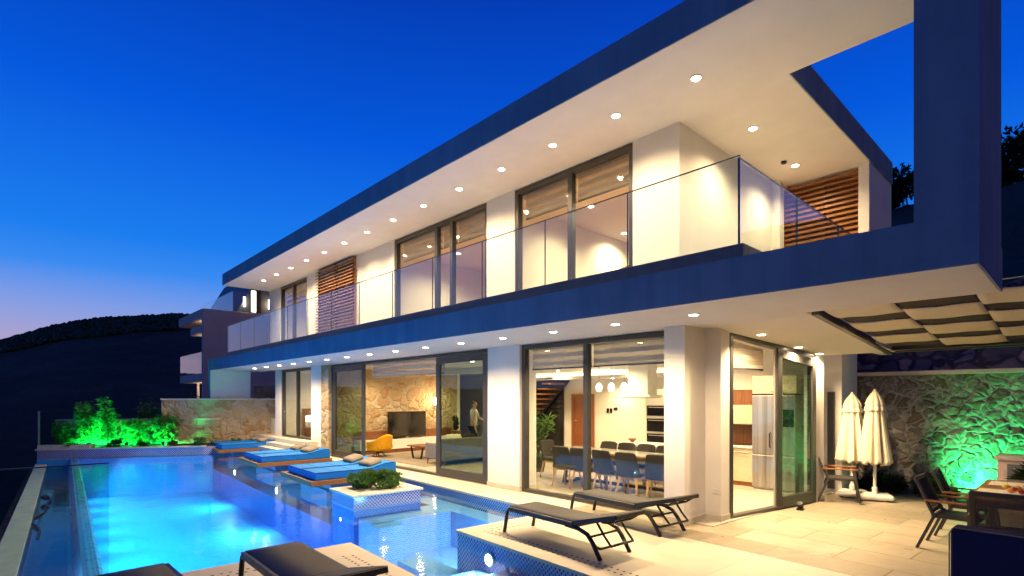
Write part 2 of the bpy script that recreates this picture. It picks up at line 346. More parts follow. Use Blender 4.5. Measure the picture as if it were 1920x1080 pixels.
part(MB().box(-2.70,10.63,2.66,-2.535,12.12,zR),'end_wall',PLASTER,bevel=.01)
# --- balcony slab
slab=part(MB().prism([(-22.74,5.48),(-.59,5.48),(-.59,7.10),(-2.36,7.10),(-2.36,7.34),(-22.74,7.34)],zS,zT),'balcony_slab',PLASTER,bevel=.012)
part(MB().prism([(-21.1,7.342),(-3.66,7.342),(-3.66,15.3),(-21.1,15.3)],zS+.003,zT-.003),'upper_floor',PLASTER)
# the wing's soffit falls gently towards the back
part(MB().prism([(-3.655,7.342),(-2.36,7.342),(-2.17,10.62),(-4.0,10.62)],[zS+.002,zS+.002,2.605,2.605],zT-.002),'wing_soffit',SOFFIT)
part(MB().box(-23.0,5.484,1.74,-22.745,6.92,zT-.002),'fin_wall',PLASTER,bevel=.01)
kerb=part(MB().box(-20.97,5.56,zT,-2.45,5.70,3.465).box(-2.59,5.70,zT,-2.45,10.5,3.465),'balcony_kerb',KERB,bevel=.008)
# --- glass balustrade
xs=[-20.95+i*1.4192 for i in range(14)]
for i in range(13):
    p=part(MB().box(xs[i]+.006,5.605,3.40,xs[i+1]-.006,5.622,4.40),'railing_panel',RAILG)
    sub(MB().box(xs[i]+.006,5.605,4.4005,xs[i+1]-.006,5.622,4.412).box(xs[i]-.004,5.606,3.41,xs[i]+.005,5.621,4.412),'edge',EDGE,p)
for a,b in ((5.63,7.26),(7.275,8.9),(8.915,10.45)): p=part(MB().box(-2.53,a,3.40,-2.513,b,4.38),'railing_panel',RAILG); sub(MB().box(-2.53,a,4.3805,-2.513,b,4.392).box(-2.531,a-.014,3.41,-2.512,a-.001,4.392),'edge',EDGE,p)
# --- upper floor walls
for a,b in ((-21.1,-19.95),(-17.55,-12.02),(-8.38,-7.55),(-4.85,-4.05)):
    part(MB().box(a,7.08,zT,b,7.33,zR-.001),'upper_wall',PLASTER)
part(MB().box(-4.30,7.332,zT,-4.05,10.40,zR-.001),'upper_wall',PLASTER)
part(MB().box(-4.30,10.402,zT,-3.90,10.6,zR-.001),'upper_wall',PLASTER)
part(MB().box(-21.1,7.332,zT,-20.85,12.3,zR-.001),'upper_wall',PLASTER)
part(MB().box(-4.2,10.95,zT,-2.71,11.1,zR-.001),'upper_wall',DOORW)
part(MB().box(-20.84,12.1,zT,-4.31,12.3,5.74),'upper_back_wall',PAINT)
part(MB().box(-20.84,7.34,5.742,-4.31,12.3,zR-.002),'upper_ceiling',SOFFIT)
for x in (-8.0,-12.9,-17.0): part(MB().box(x-.08,7.336,zT,x+.08,12.09,5.741),'upper_partition',PAINT)
part(MB().box(-20.84,7.335,zT+.001,-4.31,12.09,zT+.03),'upper_room_floor',TEAK)
def louvre(x0,x1,y,z0,z1,n,nm):
    fr=MB(); fr.box(x0,y-.06,z0,x0+.05,y,z1).box(x1-.05,y-.06,z0,x1,y,z1).box((x0+x1)/2-.035,y-.045,z0,(x0+x1)/2+.035,y,z1)
    p=part(fr,nm,LOUV); s=MB(); st=(z1-z0)/n
    for i in range(n):
        zc=z0+(i+.5)*st; s.hexa([(x0-.02,y-.135,zc-.012-.042),(x1+.02,y-.135,zc-.012-.042),(x1+.02,y-.065,zc-.012+.01),(x0-.02,y-.065,zc-.012+.01),(x0-.02,y-.135,zc+.014-.034),(x1+.02,y-.135,zc+.014-.034),(x1+.02,y-.065,zc+.014+.01),(x0-.02,y-.065,zc+.014+.01)])
    sub(s,'slats',LOUV,p); return p
louvre(-16.52,-14.07,7.075,zT,zR-.03,27,'louvre_screen')
louvre(-3.91,-2.70,10.83,zT,zR-.02,27,'louvre_screen')
# --- window units: a frame with panes, blind and sill as its pieces
def window(x0,x1,y,z0,z1,mull,panes=True,blind=None,fw=.085,dep=.12,skip=(),leafs=()):
    f=MB(); yb=y+dep
    f.box(x0,y,z0,x0+fw,yb,z1).box(x1-fw,y,z0,x1,yb,z1).box(x0+fw,y,z1-fw,x1-fw,yb,z1).box(x0+fw,y,z0,x1-fw,yb,z0+fw*.7)
    for m in mull: f.box(m-fw*.6,y-.004,z0+.001,m+fw*.6,yb-.02,z1-.001)
    fr=part(f,'window_frame',FRAME,bevel=.004)
    ed=[x0+fw]+sorted(mull)+[x1-fw]
    for i in range(len(ed)-1):
        if i in skip: continue
        sub(MB().box(ed[i]+.03,y+.055,z0+.06,ed[i+1]-.03,y+.067,z1-.06),'pane',GLASS,fr)
    if blind:
        for i in range(len(ed)-1):
            g=MB(); yy=y+.20; g.box(ed[i]+.02,yy,blind,ed[i+1]-.02,yy+.004,z1-.05); sub(g,'blind',BLIND,fr)
            sub(MB().box(ed[i]+.02,yy-.012,blind-.03,ed[i+1]-.02,yy+.016,blind-.002),'blind_bar',FRAME,fr)
    return fr
window(-7.55,-4.85,7.10,zT,zR-.02,[-6.16],blind=5.33)
window(-12.02,-8.38,7.10,zT,zR-.02,[-10.2,-9.62],blind=5.33)
window(-19.95,-17.55,7.10,zT,zR-.02,[-18.8],blind=5.33)
# --- ground floor walls
zg=zS-.001
part(MB().box(-21.1,7.30,.42,-20.5,7.6,zg),'wall',PLASTER); part(MB().box(-21.1,7.602,0,-20.85,12.3,zg),'wall',PLASTER)
part(MB().box(-17.75,7.30,0,-16.86,7.6,zg),'wall',PLASTER)
stonewall=part(MB().box(-16.855,7.26,0,-16.3,12.3,zg-.003),'stone_partition',STONEY)
def pillar(x0,y0,x1,y1): 
    w=part(MB().box(x0,y0,0,x1,y1,zg),'wall',PLASTER)
    sub(MB().box(x0-.012,y0-.012,0.002,x1+.012,y0+.05,.10).box(x1-.01,y0+.05,0.002,x1+.012,y1,.10),'skirting',STEPM,w)
pillar(-8.58,7.28,-7.62,7.75); pillar(-4.28,7.05,-3.95,7.66); pillar(-4.28,7.664,-3.71,7.95)
part(MB().box(-20.84,15.3,0,-3.3,15.5,zg),'back_wall',PAINT)
part(MB().box(-20.84,7.62,2.80,-3.9,15.29,zg-.002),'ceiling',SOFFIT)
part(MB().box(-6.6,11.75,0,-3.42,11.9,2.798),'kitchen_wall',PAINT); part(MB().box(-6.62,11.9,0,-6.5,15.29,2.798),'kitchen_wall',PAINT)
part(MB().box(-20.84,12.31,0,-16.31,12.45,2.798),'bedroom_wall',PAINT)
part(MB().box(-20.84,7.61,.40,-16.86,12.3,.43),'bedroom_floor',FLOOR)
struct(MB().prism([(-16.3,7.34),(-3.66,7.34),(-3.35,11.9),(-3.35,15.3),(-20.84,15.3),(-20.84,12.45),(-16.3,12.45)],-.2,.012).build('interior_floor',FLOOR))
# dropped ceiling ledge with the glowing cove behind it
part(MB().box(-15.9,14.2,2.50,-7.0,15.29,2.60),'cove_ledge',PAINT)
part(MB().box(-15.8,15.2,2.62,-7.1,15.25,2.74),'cove_strip',E_COVE)
part(MB().box(-15.9,10.6,2.62,-11.4,10.75,2.795),'cove_ledge',PAINT)
# --- living room sliding front
window(-20.5,-17.75,7.33,.43,zg-.012,[-19.05],blind=None)
living=window(-16.24,-8.6,7.33,.012,zg-.012,[],panes=False,skip=(0,),fw=.07)
sub(MB().box(-14.0,7.55,2.42,-10.5,7.555,2.8),'blind',BLIND,living)
def sash(x0,x1,y,z0,z1,glass,w=.16,par=villa):
    f=MB(); f.box(x0,y,z0,x0+w,y+.06,z1).box(x1-w,y,z0,x1,y+.06,z1).box(x0+w,y,z1-w,x1-w,y+.06,z1).box(x0+w,y,z0,x1-w,y+.06,z0+w*1.05)
    p=part(f,'sliding_door',FRAME,bevel=.006)
    sub(MB().box(x0+w-.02,y+.025,z0+w-.02,x1-w+.02,y+.037,z1-w+.02),'pane',glass,p)
    return p
s1=sash(-16.16,-14.13,7.345,.05,zg-.09,TINT,.15); s2=sash(-10.56,-8.68,7.345,.05,zg-.09,TINT,.15)
sub(MB().tube([(-14.09,7.30,.95),(-14.09,7.26,.97),(-14.09,7.26,1.28),(-14.09,7.30,1.30)],.012,6),'handle',BLACKM,s1)
window(-7.6,-4.285,7.33,.012,zg-.012,[-6.0],blind=2.42)
# --- glazed side of the kitchen wing, turned a few degrees off the house axis
P0=Vector((-3.70,7.955,0)); P1=Vector((-3.29,10.42,0)); SD=(P1-P0); SL=SD.length; SD.normalize(); SNn=Vector((SD.y,-SD.x,0))
def zside(t): return zS-.012-(t/SL)*.275
def spt(t,o,z): p=P0+SD*t+SNn*o; return (p.x,p.y,z)
def sbox(mb,t0,t1,o0,o1,z0,z1=None,drop=0):
    za=z1 if z1 is not None else zside(t0)-drop; zb=z1 if z1 is not None else zside(t1)-drop
    return mb.hexa([spt(t0,o0,z0),spt(t0,o1,z0),spt(t1,o1,z0),spt(t1,o0,z0),spt(t0,o0,za),spt(t0,o1,za),spt(t1,o1,zb),spt(t1,o0,zb)])
f=MB(); sbox(f,0,.08,-.12,0,.0); sbox(f,SL-.08,SL,-.12,0,0)
f.hexa([spt(.08,-.12,zside(.08)-.08),spt(.08,0,zside(.08)-.08),spt(SL-.08,0,zside(SL-.08)-.08),spt(SL-.08,-.12,zside(SL-.08)-.08),spt(.08,-.12,zside(.08)),spt(.08,0,zside(.08)),spt(SL-.08,0,zside(SL-.08)),spt(SL-.08,-.12,zside(SL-.08))])
sbox(f,.08,SL-.08,-.12,0,.0,.05)
kf=part(f,'side_window_frame',FRAME,bevel=.004)
t0,t1=1.24,SL-.085; f=MB(); w=.13
sbox(f,t0,t0+w,-.035,.03,.052,None,.085); sbox(f,t1-w*.7,t1,-.035,.03,.052,None,.085)
sbox(f,t0+w,t1-w*.7,-.035,.03,.052,.21)
f.hexa([spt(t0+w,-.035,zside(t0+w)-.22),spt(t0+w,.03,zside(t0+w)-.22),spt(t1-w*.7,.03,zside(t1)-.22),spt(t1-w*.7,-.035,zside(t1)-.22),spt(t0+w,-.035,zside(t0+w)-.085),spt(t0+w,.03,zside(t0+w)-.085),spt(t1-w*.7,.03,zside(t1-w)-.085),spt(t1-w*.7,-.035,zside(t1-w)-.085)])
ks=part(f,'sliding_door',FRAME,bevel=.005); g=MB(); sbox(g,t0+w-.02,t1-w*.7+.02,-.008,.004,.19,None,.2); sub(g,'pane',TINT,ks)
g=MB(); sbox(g,t0-.05,t0-.004,-.02,.01,.055,None,.09); sub(g,'closing_stile',STEEL,ks)
g=MB(); sbox(g,.12,t0-.06,-.20,-.196,2.33,None,.09); sub(g,'blind',BLIND,kf)
g=MB(); sbox(g,.12,t0-.06,-.21,-.19,2.30,2.328); sub(g,'blind_bar',FRAME,kf)
g=MB(); sbox(g,SL+.002,SL+.26,-.22,0,0,None,0); part(g,'wall',PLASTER)
g=MB(); sbox(g,SL+.15,SL+.272,-.1,.012,.002,.10); part(g,'skirting',STEPM)
# rear return of the house beyond the wing
part(MB().box(-4.4,11.6,0,-3.22,12.6,3.2),'rear_wall',PLASTER)
part(MB().box(-3.45,11.54,.1,-3.36,11.598,1.96).box(-3.36,11.52,.1,-3.33,11.598,1.96),'wall_panel',FRAMEB)
# socket plate low on the corner pillar
part(MB().box(-3.84,7.655,.42,-3.75,7.662,.50),'socket',WHITEPL,bevel=.004)
# --- downlights
def downlight(x,y,z,par,e=70,ang=150):
    c=MB(); c.lathe([(.062,0),(.072,-.004),(.072,-.010),(.060,-.012)],20,(x,y,z)); p=part(c,'downlight',WHITEPL)
    c2=MB(); c2.lathe([(.056,-.006),(.054,-.016),(.02,-.020)],18,(x,y,z)); sub(c2,'lens',E_DOWN,p)
    lamp('SPOT',(x-VO.x,y-VO.y,z-.04),e,L_WARM,villa,.03,ang,.9)
for i in range(14): downlight(-3.35-1.2185*i+.0,6.26,zR,roof,255)
downlight(-3.40,8.05,zR,roof,235); downlight(-3.45,9.87,zR,roof,235)
c=MB(); c.lathe([(.045,0),(.045,-.03),(.02,-.045)],14,(-3.53,9.58,zR)); sub(c,'smoke_detector',BLACKM,roof)
for i in range(15): downlight(-3.35-1.185*i,6.2,zS,slab,290)
downlight(-3.38,8.30,zS-.075,slab,430); downlight(-3.30,9.6,zS-.19,slab,430); downlight(-3.22,10.35,zS-.26,slab,330)
# --- interior lights (recessed, each with a glowing lens) and upper rooms
def inlight(x,y,z,e,ang=155,col=L_IN):
    c=MB(); c.lathe([(.05,0),(.05,-.008),(.03,-.012)],16,(x,y,z)); part(c,'ceiling_spot',E_DOWN)
    lamp('SPOT',(x-VO.x,y-VO.y,z-.05),e,col,villa,.04,ang,.9)
for x,y in ((-15.2,8.6),(-13.2,8.6),(-11.0,8.8),(-15.2,11.0),(-13.0,11.6),(-10.4,11.4)): inlight(x,y,2.80,250)
for x,y in ((-8.4,9.0),(-6.6,8.6),(-5.0,8.4),(-8.4,11.4),(-7.0,10.6),(-10.8,14.6),(-9.6,14.0),(-12.7,14.0),(-8.0,13.6),(-14.4,13.4)): inlight(x,y,2.80 if y<14.1 else 2.50,250)  # the last one is added to brighten the stair
for x,y in ((-4.9,9.4),(-4.6,10.4),(-5.6,10.8)): inlight(x,y,2.80,200)
for x,y in ((-19.6,8.8),(-18.2,9.8)): inlight(x,y,2.80,190)
for x,y in ((-6.9,8.6),(-5.3,8.4),(-6.2,11.0),(-7.5,10.6),(-11.6,8.8),(-9.4,8.6),(-10.4,11.2),(-18.8,8.8),(-18.8,10.8),(-15.3,9)): inlight(x,y,5.74,360)
lamp('AREA',(-11.4-VO.x,14.9-VO.y,2.66),120,L_IN,villa).rotation_euler=(R(180),0,0)
# --- inner doors and stair
def door(x0,x1,y,z0,z1):
    d=MB().box(x0,y-.05,z0,x0+.12,y,z1).box(x1-.12,y-.05,z0,x1,y,z1).box(x0+.12,y-.05,z1-.12,x1-.12,y,z1); p=part(d,'inner_door',DOORW,bevel=.006)
    l=MB(); n=5; h=(z1-.12-z0)/n
    l.box(x0+.121,y-.02,z0,x1-.121,y-.001,z1-.121)
    for i in range(n): l.box(x0+.20,y-.034,z0+i*h+.04,x1-.20,y-.021,z0+(i+1)*h-.04)
    sub(l,'leaf',DOORW,p); sub(MB().tube([(x0+.18,y-.04,z0+1.0),(x0+.18,y-.09,z0+1.0),(x0+.30,y-.09,z0+1.0)],.012,6),'handle',STEEL,p)
door(-13.15,-12.1,15.29,.012,1.98)
door(-9.9,-9.1,12.095,3.34,5.25)
door(-19.9,-19.1,12.305,.43,2.3)
# flat black panel drawn for the dark depth of the stair recess
part(MB().box(-15.6,15.22,0,-13.55,15.295,2.49),'dark_window_or_recess',BLACKG)
# ================================================================ TERRACES AND POOL (pool axes, object rotated by ANG)
def gs(mb,name,m,kind='structure',**k): return struct(mb.build(name,m,rot=ANG,**k),kind)
def rect(x0,y0,x1,y1): return [(x0,y0),(x1,y0),(x1,y1),(x0,y1)]
# paving slabs (top at 0) on mosaic clad substructure
gs(MB().prism([(-6.60,-.72),(6,-.72),(6,2.81),(-6.60,2.81)],-.045,0),'foreground_terrace',PAVEL,bevel=.006)
gs(MB().prism([(-6.28,4.20),(6,4.20),(6,6.3),(-6.28,6.3)],-.045,0),'lounger_terrace',PAVEL,bevel=.006)
gs(MB().prism([(-6.27,6.302),(6,6.302),(6,12.6),(-6.27,12.6)],-.30,0),'patio',PAVE)
gs(MB().prism([(-22.6,6.05),(-6.28,6.05),(-6.28,8.2),(-22.6,8.2)],-.045,0),'promenade',PAVEL,bevel=.006)
gs(MB().prism([(-6.58,-.70),(6,-.70),(6,2.79),(-6.58,2.79)],-3,-.046),'pool_wall',PENNY)
gs(MB().prism([(-6.26,4.22),(6,4.22),(6,6.3),(-6.26,6.3)],-3,-.046),'pool_wall',PENNY)
gs(MB().prism([(-22.6,6.07),(-6.26,6.07),(-6.26,8.3),(-22.6,8.3)],-3,-.046),'pool_wall',PENNY)
# basin
gs(MB().prism([(-24.2,.33),(-6.4,.33),(-6.4,3.96),(-22,3.96)],-1.7,-1.4),'pool_floor',POOLF)
gs(MB().prism([(-21.6,3.96),(-10.2,3.96),(-10.2,6.08),(-21.6,6.08)],-1.7,-.62),'pool_shelf',POOLD)
gs(MB().prism([(-10.2,3.96),(-6.2,3.96),(-6.2,6.08),(-10.2,6.08)],-1.7,-.95),'pool_shelf',POOLS)
gs(MB().prism([(-10.2,5.62),(-6.27,5.62),(-6.27,6.068),(-10.2,6.068)],-.949,-.30),'pool_bench',POOLS)
gs(MB().prism([(-9.3,4.0),(-8.55,4.0),(-8.55,5.618),(-9.3,5.618)],-.949,-.30),'pool_bench',POOLS)
gs(MB().prism([(-8.548,4.0),(-8.25,4.0),(-8.25,4.46),(-8.548,4.46)],-.949,-.32),'pool_step',POOLS)
gs(MB().prism([(-7.9,2.795),(-6.3,2.795),(-6.3,3.84),(-7.9,3.84)],-1.6,-.72),'pool_step',POOLS)
gs(MB().prism([(-7.3,3.842),(-6.3,3.842),(-6.3,4.3),(-7.3,4.3)],-1.6,-.60),'pool_step',POOLS)
gs(MB().prism(rect(-6.299,2.795,-5.75,4.218),-1.6,-.55),'pool_step',POOLS)
gs(MB().prism(rect(-5.749,2.795,-5.2,4.218),-1.6,-.42),'pool_step',POOLS)
gs(MB().prism(rect(-5.199,2.795,6,4.218),-1.6,-.30),'pool_step',POOLS)
gs(MB().prism([(-23.0,-.7),(-20.95,3.95),(-21.3,3.95),(-23.4,-.7)],-1.5,-.16),'pool_wall',POOLF)
for x in (-20.4,-15.5,-11.5): gs(MB().prism(rect(x-1.95,4.45,x-.25,6.06),-.619,-.21),'pool_bench',POOLS)
# infinity edge, catch basin and its coping
gs(MB().extrude_x([(.34,-1.7),(.34,-.17),(.30,-.135),(.20,-.124),(.15,-.14),(.03,-.62),(.03,-1.7)],-23.4,-6.59),'infinity_edge',EDGEM)
gs(MB().prism(rect(-23.4,-.50,-6.6,.10),-1.7,-1.0),'catch_basin_floor',POOLD)
gs(MB().prism(rect(-23.4,-.72,-6.6,-.46),-3,-.35),'catch_basin_wall',POOLD)
gs(MB().prism(rect(-23.4,-.74,-6.602,-.455),-.349,-.30),'catch_basin_coping',COPING,bevel=.006)
gs(MB().face([(-23.6,.17,-.12),(5.9,.17,-.12),(5.9,6.06,-.12),(-21.2,6.06,-.12)]),'pool_water',WATER)
gs(MB().face([(-23.4,-.455,-.46),(-6.6,-.455,-.46),(-6.6,.07,-.46),(-23.4,.07,-.46)]),'catch_basin_water',WATER)
# perforated drain strips let into the paving
def drain(name,x0,y0,x1,y1):
    k=MB(); lx=abs(x1-x0)>abs(y1-y0); L=abs(x1-x0) if lx else abs(y1-y0); n=int(L/.085)
    for i in range(n):
        for r in (0,1):
            t=(i+.5+(.5 if r else 0))*.085; w=.05+r*.10
            c=(x0+t,y0+w) if lx else (x0+w,y0+t)
            k.lathe([(.017,.0005),(.015,.0016)],8,(c[0],c[1],0))
    return gs(k,name,KERBD,'stuff')
KERBD=mat('drain_hole_shadow',(.03,.027,.022),.9)
drain('drain_holes',-6.0,4.42,5,4.42); drain('drain_holes',-6.05,4.6,-6.05,6.2); drain('drain_holes',-21,6.42,-6.2,6.42); drain('drain_holes',-6.33,.2,-6.33,2.4); drain('drain_holes',-6.1,2.44,4,2.44)
# underwater lamps
def poollamp(gx,gy,z,d,e,ang=155,lens=None,dn=-.6):
    p=W(gx,gy,z); o=thing('pool_lamp','round underwater lamp glowing on the tiled pool wall','pool lamp',p,ANG+math.atan2(d[1],d[0])-PI/2,'underwater lamps')
    m=MB(); m.m=Matrix.Rotation(R(-90),4,'X'); m.lathe([(.10,.0),(.10,.015),(.085,.022)],20); m.build('rim',STEEL,o)
    m=MB(); m.m=Matrix.Rotation(R(-90),4,'X'); m.lathe([(.082,.018),(.06,.03),(.02,.034)],20); m.build('lens',lens or E_POOL,o)
    lamp('SPOT',(0,.10,0),e,L_POOL,o,.06 if lens is None else .02,ang,1.0,(0,1,dn)); return o
for i,(a,lab) in enumerate(((-21.5,'underwater lamp in the far corner below the planting bed'),(-17.75,'underwater lamp between the farthest and middle blue daybeds'),(-13.6,'underwater lamp between the middle and nearest blue daybeds'),(-9.65,'underwater lamp below the island planter with shrubs'))):
    poollamp(a,3.945,-.40,(0,-1),430)['label']=lab
poollamp(-5.5,4.21,-.24,(0,-1),160)['label']='underwater lamp beside the tiled steps under the black loungers'
poollamp(-6.27,5.2,-.45,(-1,0),260)['label']='underwater lamp on the wall below the lounger terrace corner'
poollamp(-6.59,1.6,-.45,(-1,0),430)['label']='added unseen underwater lamp on the near pool wall below the foreground loungers'  # added out of view to brighten the pool
E_POOLS=emit('added_pool_lamp_glow',(.6,.9,1),4)
poollamp(-6.61,-.2,-.60,(-1,0),520,150,None,-.25)['label']='added underwater lamp at the near end of the catch basin'  # added lamp for the glow that spills into the catch basin
for i in range(9):  # unseen row added to even out the glow in the pool
    poollamp(-21.2+1.68*i,.345,-.42,(0,1),300,132,E_POOLS,-.75)['label']='small added underwater lamp in the unseen row along the inner face of the infinity edge'
# steps up to the bedroom terrace
for i,(x0,y0,z) in enumerate(((-23.6,6.35,.14),(-23.4,6.62,.28),(-23.2,6.9,.42))):
    struct(MB().prism([(x0,y0),(-16.88+.22*(2-i)-.3,y0),(-16.88+.22*(2-i)-.3,7.299),(-21.1,7.299),(-21.1,9.5),(x0,9.5)],.003 if i==0 else .14*i+.001,z).build('bedroom_step',STEPM,bevel=.006))
# ================================================================ PLANTERS
far=thing('planting_bed','long raised planting bed with purple mosaic front at the far end of the pool','planter',(0,0,0),ANG)
PB=[(-23.25,-.74),(-21.25,3.75),(-20.3,5.0),(-22.9,5.3),(-24.9,-.2)]
MB().prism([(-23.25,-.70),(-21.25,3.72),(-21.15,4.6),(-22.8,5.2),(-24.7,-.3)],-1.7,.13).build('mosaic_wall',PENNY,far)
cp=MB(); cp.prism([(-23.28,-.76),(-21.2,3.70),(-21.5,3.85),(-23.55,-.62)],.131,.17); cp.build('coping',COPING,far,bevel=.005)
MB().prism([(-23.33,-.70),(-22.75,.62),(-23.05,.8),(-23.62,-.55)],.171,.29).build('coping_block',COPING,far,bevel=.006)
MB().prism([(-23.56,-.55),(-21.5,3.86),(-21.3,4.55),(-22.8,5.1),(-24.6,-.3)],.131,.155).build('soil',SOIL,far)
low=thing('low_stone_wall','low rough stone wall with pale cap behind the green lit plants','wall',W(-24.75,-.25,0),ANG+R(66))
MB().box(0,0,-1,5.2,.30,1.02).build('stonework',STONEY,low); MB().box(-.02,-.03,1.021,5.2,.33,1.08).build('cap',COPING,low,bevel=.005)
gp=thing('glass_screen','clear glass screen panel standing around the green lit planting bed','glass screen',W(-23.45,-.66,.17),ANG+R(65.5))
MB().box(.02,0,.0,1.7,.014,1.2).build('pane',GREENG,gp); MB().box(1.72,0,0,3.6,.014,1.2).build('pane',GREENG,gp); MB().box(-.02,-.02,0,.02,.03,1.24).build('post',STEEL,gp)
gp2=thing('glass_screen','frameless glass panel at the pool corner in front of the catch basin','glass screen',W(-6.66,.335,0),ANG+PI)
m=MB(); m.box(-.007,-1.6,.003,.007,0,1.195); o=m.build('pane',GREENG,gp2); MB().box(-.007,-1.6,1.1955,.007,.0,1.206).build('edge',EDGE,gp2); gp2.rotation_euler=(0,0,ANG)
m=MB(); m.box(-.02,-1.55,-.001,.02,-1.4,.06).box(-.02,-.3,-.001,.02,-.15,.06); m.build('clamp',STEEL,gp2)
isl=thing('island_planter','square mosaic planter island with stone rim and pebbles standing in the pool','planter',W(-9.55,4.57,0),ANG)
MB().box(-.50,-.66,-.16,.50,.68,.085).build('mosaic_wall',PENNY,isl); MB().box(-.498,-.658,-.95,.498,.678,-.161).build('base',POOLD,isl)  # submerged base coloured deep blue for the dimming under water
m=MB(); 
for a in ((-.54,-.70,.54,-.45),(-.54,.46,.54,.72),(-.54,-.45,-.28,.46),(.28,-.45,.54,.46)): m.box(a[0],a[1],.086,a[2],a[3],.125)
m.build('rim',COPING,isl,bevel=.004)
m=MB()
for i in range(420):
    x,y=random.uniform(-.27,.27),random.uniform(-.44,.45); r=random.uniform(.012,.024)
    m.m=Matrix.Translation((x,y,.10+random.uniform(0,.012)))@Matrix.Rotation(random.uniform(0,6),4,'Z')@Matrix.Diagonal((1,.75,.6,1)); m.lathe([(r*.5,-r*.8),(r,0),(r*.55,r*.8)],6)
m.m=None; m.box(-.28,-.45,.02,.28,.46,.094); pb=m.build('pebbles',PEBB,isl); pb['kind']='stuff'
def shrub(name,label,cat,loc,rx,ry,h,n,size,m,group=None,up=.5,rz=0,stems=7,droop=0):
    t=thing(name,label,cat,loc,rz,group); s=MB(); f=MB()
    for i in range(stems):
        a=random.uniform(0,2*PI); q=random.uniform(.2,.8); s.tube([(0,0,-.02),(rx*q*.5*math.cos(a),ry*q*.5*math.sin(a),h*.4),(rx*q*math.cos(a),ry*q*math.sin(a),h*.75)],[.012*h+.004,.008*h+.003,.003],5)
    s.build('stem',BARK,t)
    cl=[(random.gauss(0,.42),random.gauss(0,.42),random.uniform(.10,.90),random.uniform(.28,.45)) for _ in range(max(7,n//90))]
    for i in range(n):
        cx,cy,cz,cr=random.choice(cl); d=Vector((random.gauss(0,1),random.gauss(0,1),random.gauss(0,.9))).normalized()*cr*random.uniform(.5,1)
        p=((cx+d.x)*rx*.8,(cy+d.y)*ry*.8,max(.02,(cz+d.z*.7)*h*.9))
        f.leaf(p,(d.x+random.gauss(0,.4),d.y+random.gauss(0,.4),d.z*.5+up-droop+random.gauss(0,.3)),(random.gauss(0,.5),random.gauss(0,.5),1),size*random.uniform(.6,1.3),size*random.uniform(.3,.42))
    f.build('foliage',m,t); return t
p=W(-9.68,4.42,.10); shrub('shrub','bushy green shrub filling the pool side of the island planter','shrub',p,.33,.36,.36,3600,.062,LEAFB,'shrubs in the island planter',.7)
p=W(-9.42,4.80,.10); shrub('shrub','bushy green shrub filling the house side of the island planter','shrub',p,.30,.34,.36,3200,.062,LEAFB,'shrubs in the island planter',.7)
def bamboo(label,loc,h,spread,n,ncanes,m=LEAF,size=.18,group='green lit bamboo in the far planting bed',lean=0):
    t=thing('bamboo_plant',label,'bamboo',loc,0,group); s=MB(); f=MB()
    for i in range(ncanes):
        a=random.uniform(0,2*PI); b=random.uniform(.2,1)*spread; hh=h*random.uniform(.6,1.0); pts=[]
        for k in range(5): q=k/4; pts.append((b*math.cos(a)*q**1.6+lean*q*q+random.gauss(0,.01),b*math.sin(a)*q**1.6,hh*q))
        s.tube(pts,[.012,.010,.008,.006,.002],5)
        for k in range(n//ncanes):
            q=random.uniform(.12,1.0)**.8; i0=min(3,int(q*4)); fr=q*4-i0; pp=Vector(pts[i0]).lerp(Vector(pts[i0+1]),fr); ph=random.uniform(0,2*PI); rr=random.uniform(.02,.16)*(1.15-q*.6)*(1+spread)
            pp+=Vector((math.cos(ph)*rr,math.sin(ph)*rr,random.uniform(-.05,.06)))
            f.leaf(pp,(math.cos(ph)+random.gauss(0,.3),math.sin(ph)+random.gauss(0,.3),random.uniform(-.7,.5)),(0,0,1),size*random.uniform(.6,1.25),size*.16)
    s.build('cane',BARK,t); f.build('foliage',m,t); return t
def ub(u,back): # point along the far bed from its left end (0) to its right end (1)
    a=Vector((-23.45,-.6)); b=Vector((-21.5,3.7)); q=a.lerp(b,u); q+=Vector((-.9,.4)).normalized()*back; return W(q.x,q.y,.15)
bamboo('tall narrow bamboo lit green, leftmost of the planting bed',ub(.20,.75),1.66,.24,1150,10,lean=.1)
bamboo('tall leaning bamboo lit green with its tip bent left, second from the left',ub(.33,.78),1.70,.20,1050,9,lean=-.12)
bamboo('broad bamboo clump lit green behind the middle flood lamp',ub(.51,.72),1.02,.46,1500,16)
bamboo('broad bamboo clump lit green beside the warm stone wall',ub(.72,.70),1.15,.46,1500,16)
bamboo('short bamboo at the left end of the bed behind the glass',ub(.06,.7),.85,.3,700,9)
for i,(u,bk,h,sp,m,lab) in enumerate(((.10,2.1,1.72,.5,DRYL,'dry feathery plant behind the low stone wall, farthest left'),(.50,2.2,1.95,.5,LEAF,'olive feathery plant behind the low stone wall, between the tall bamboos'),(.68,2.0,1.62,.4,DRYL,'dry brown plant behind the low stone wall, right of the olive one'),(.90,1.9,1.72,.45,LEAF,'green plant behind the low stone wall next to the warm stone wall'))):
    q=ub(u,bk); bamboo(lab,(q[0],q[1],.0),h,sp,700,9,m,.17,'plants behind the low stone wall')
for i,(u,bk,r,h,n,m,lab) in enumerate(((.12,.14,.42,.16,500,LEAFD,'dark low creeping shrub at the left front of the planting bed'),(.43,.16,.30,.30,600,LEAFD,'dark round shrub between the left and middle green lamps'),(.60,.14,.26,.20,400,LEAFD,'small dark shrub between the middle and right green lamps'),(.80,.12,.34,.18,450,LEAFD,'low dark shrub under the right green lamp'),(.985,.10,.36,.27,700,LEAFB,'olive round shrub at the right end of the planting bed'))):
    shrub('low_shrub',lab,'shrub',ub(u,bk),r,r,h,n,.07,m,'low shrubs along the far planting bed')
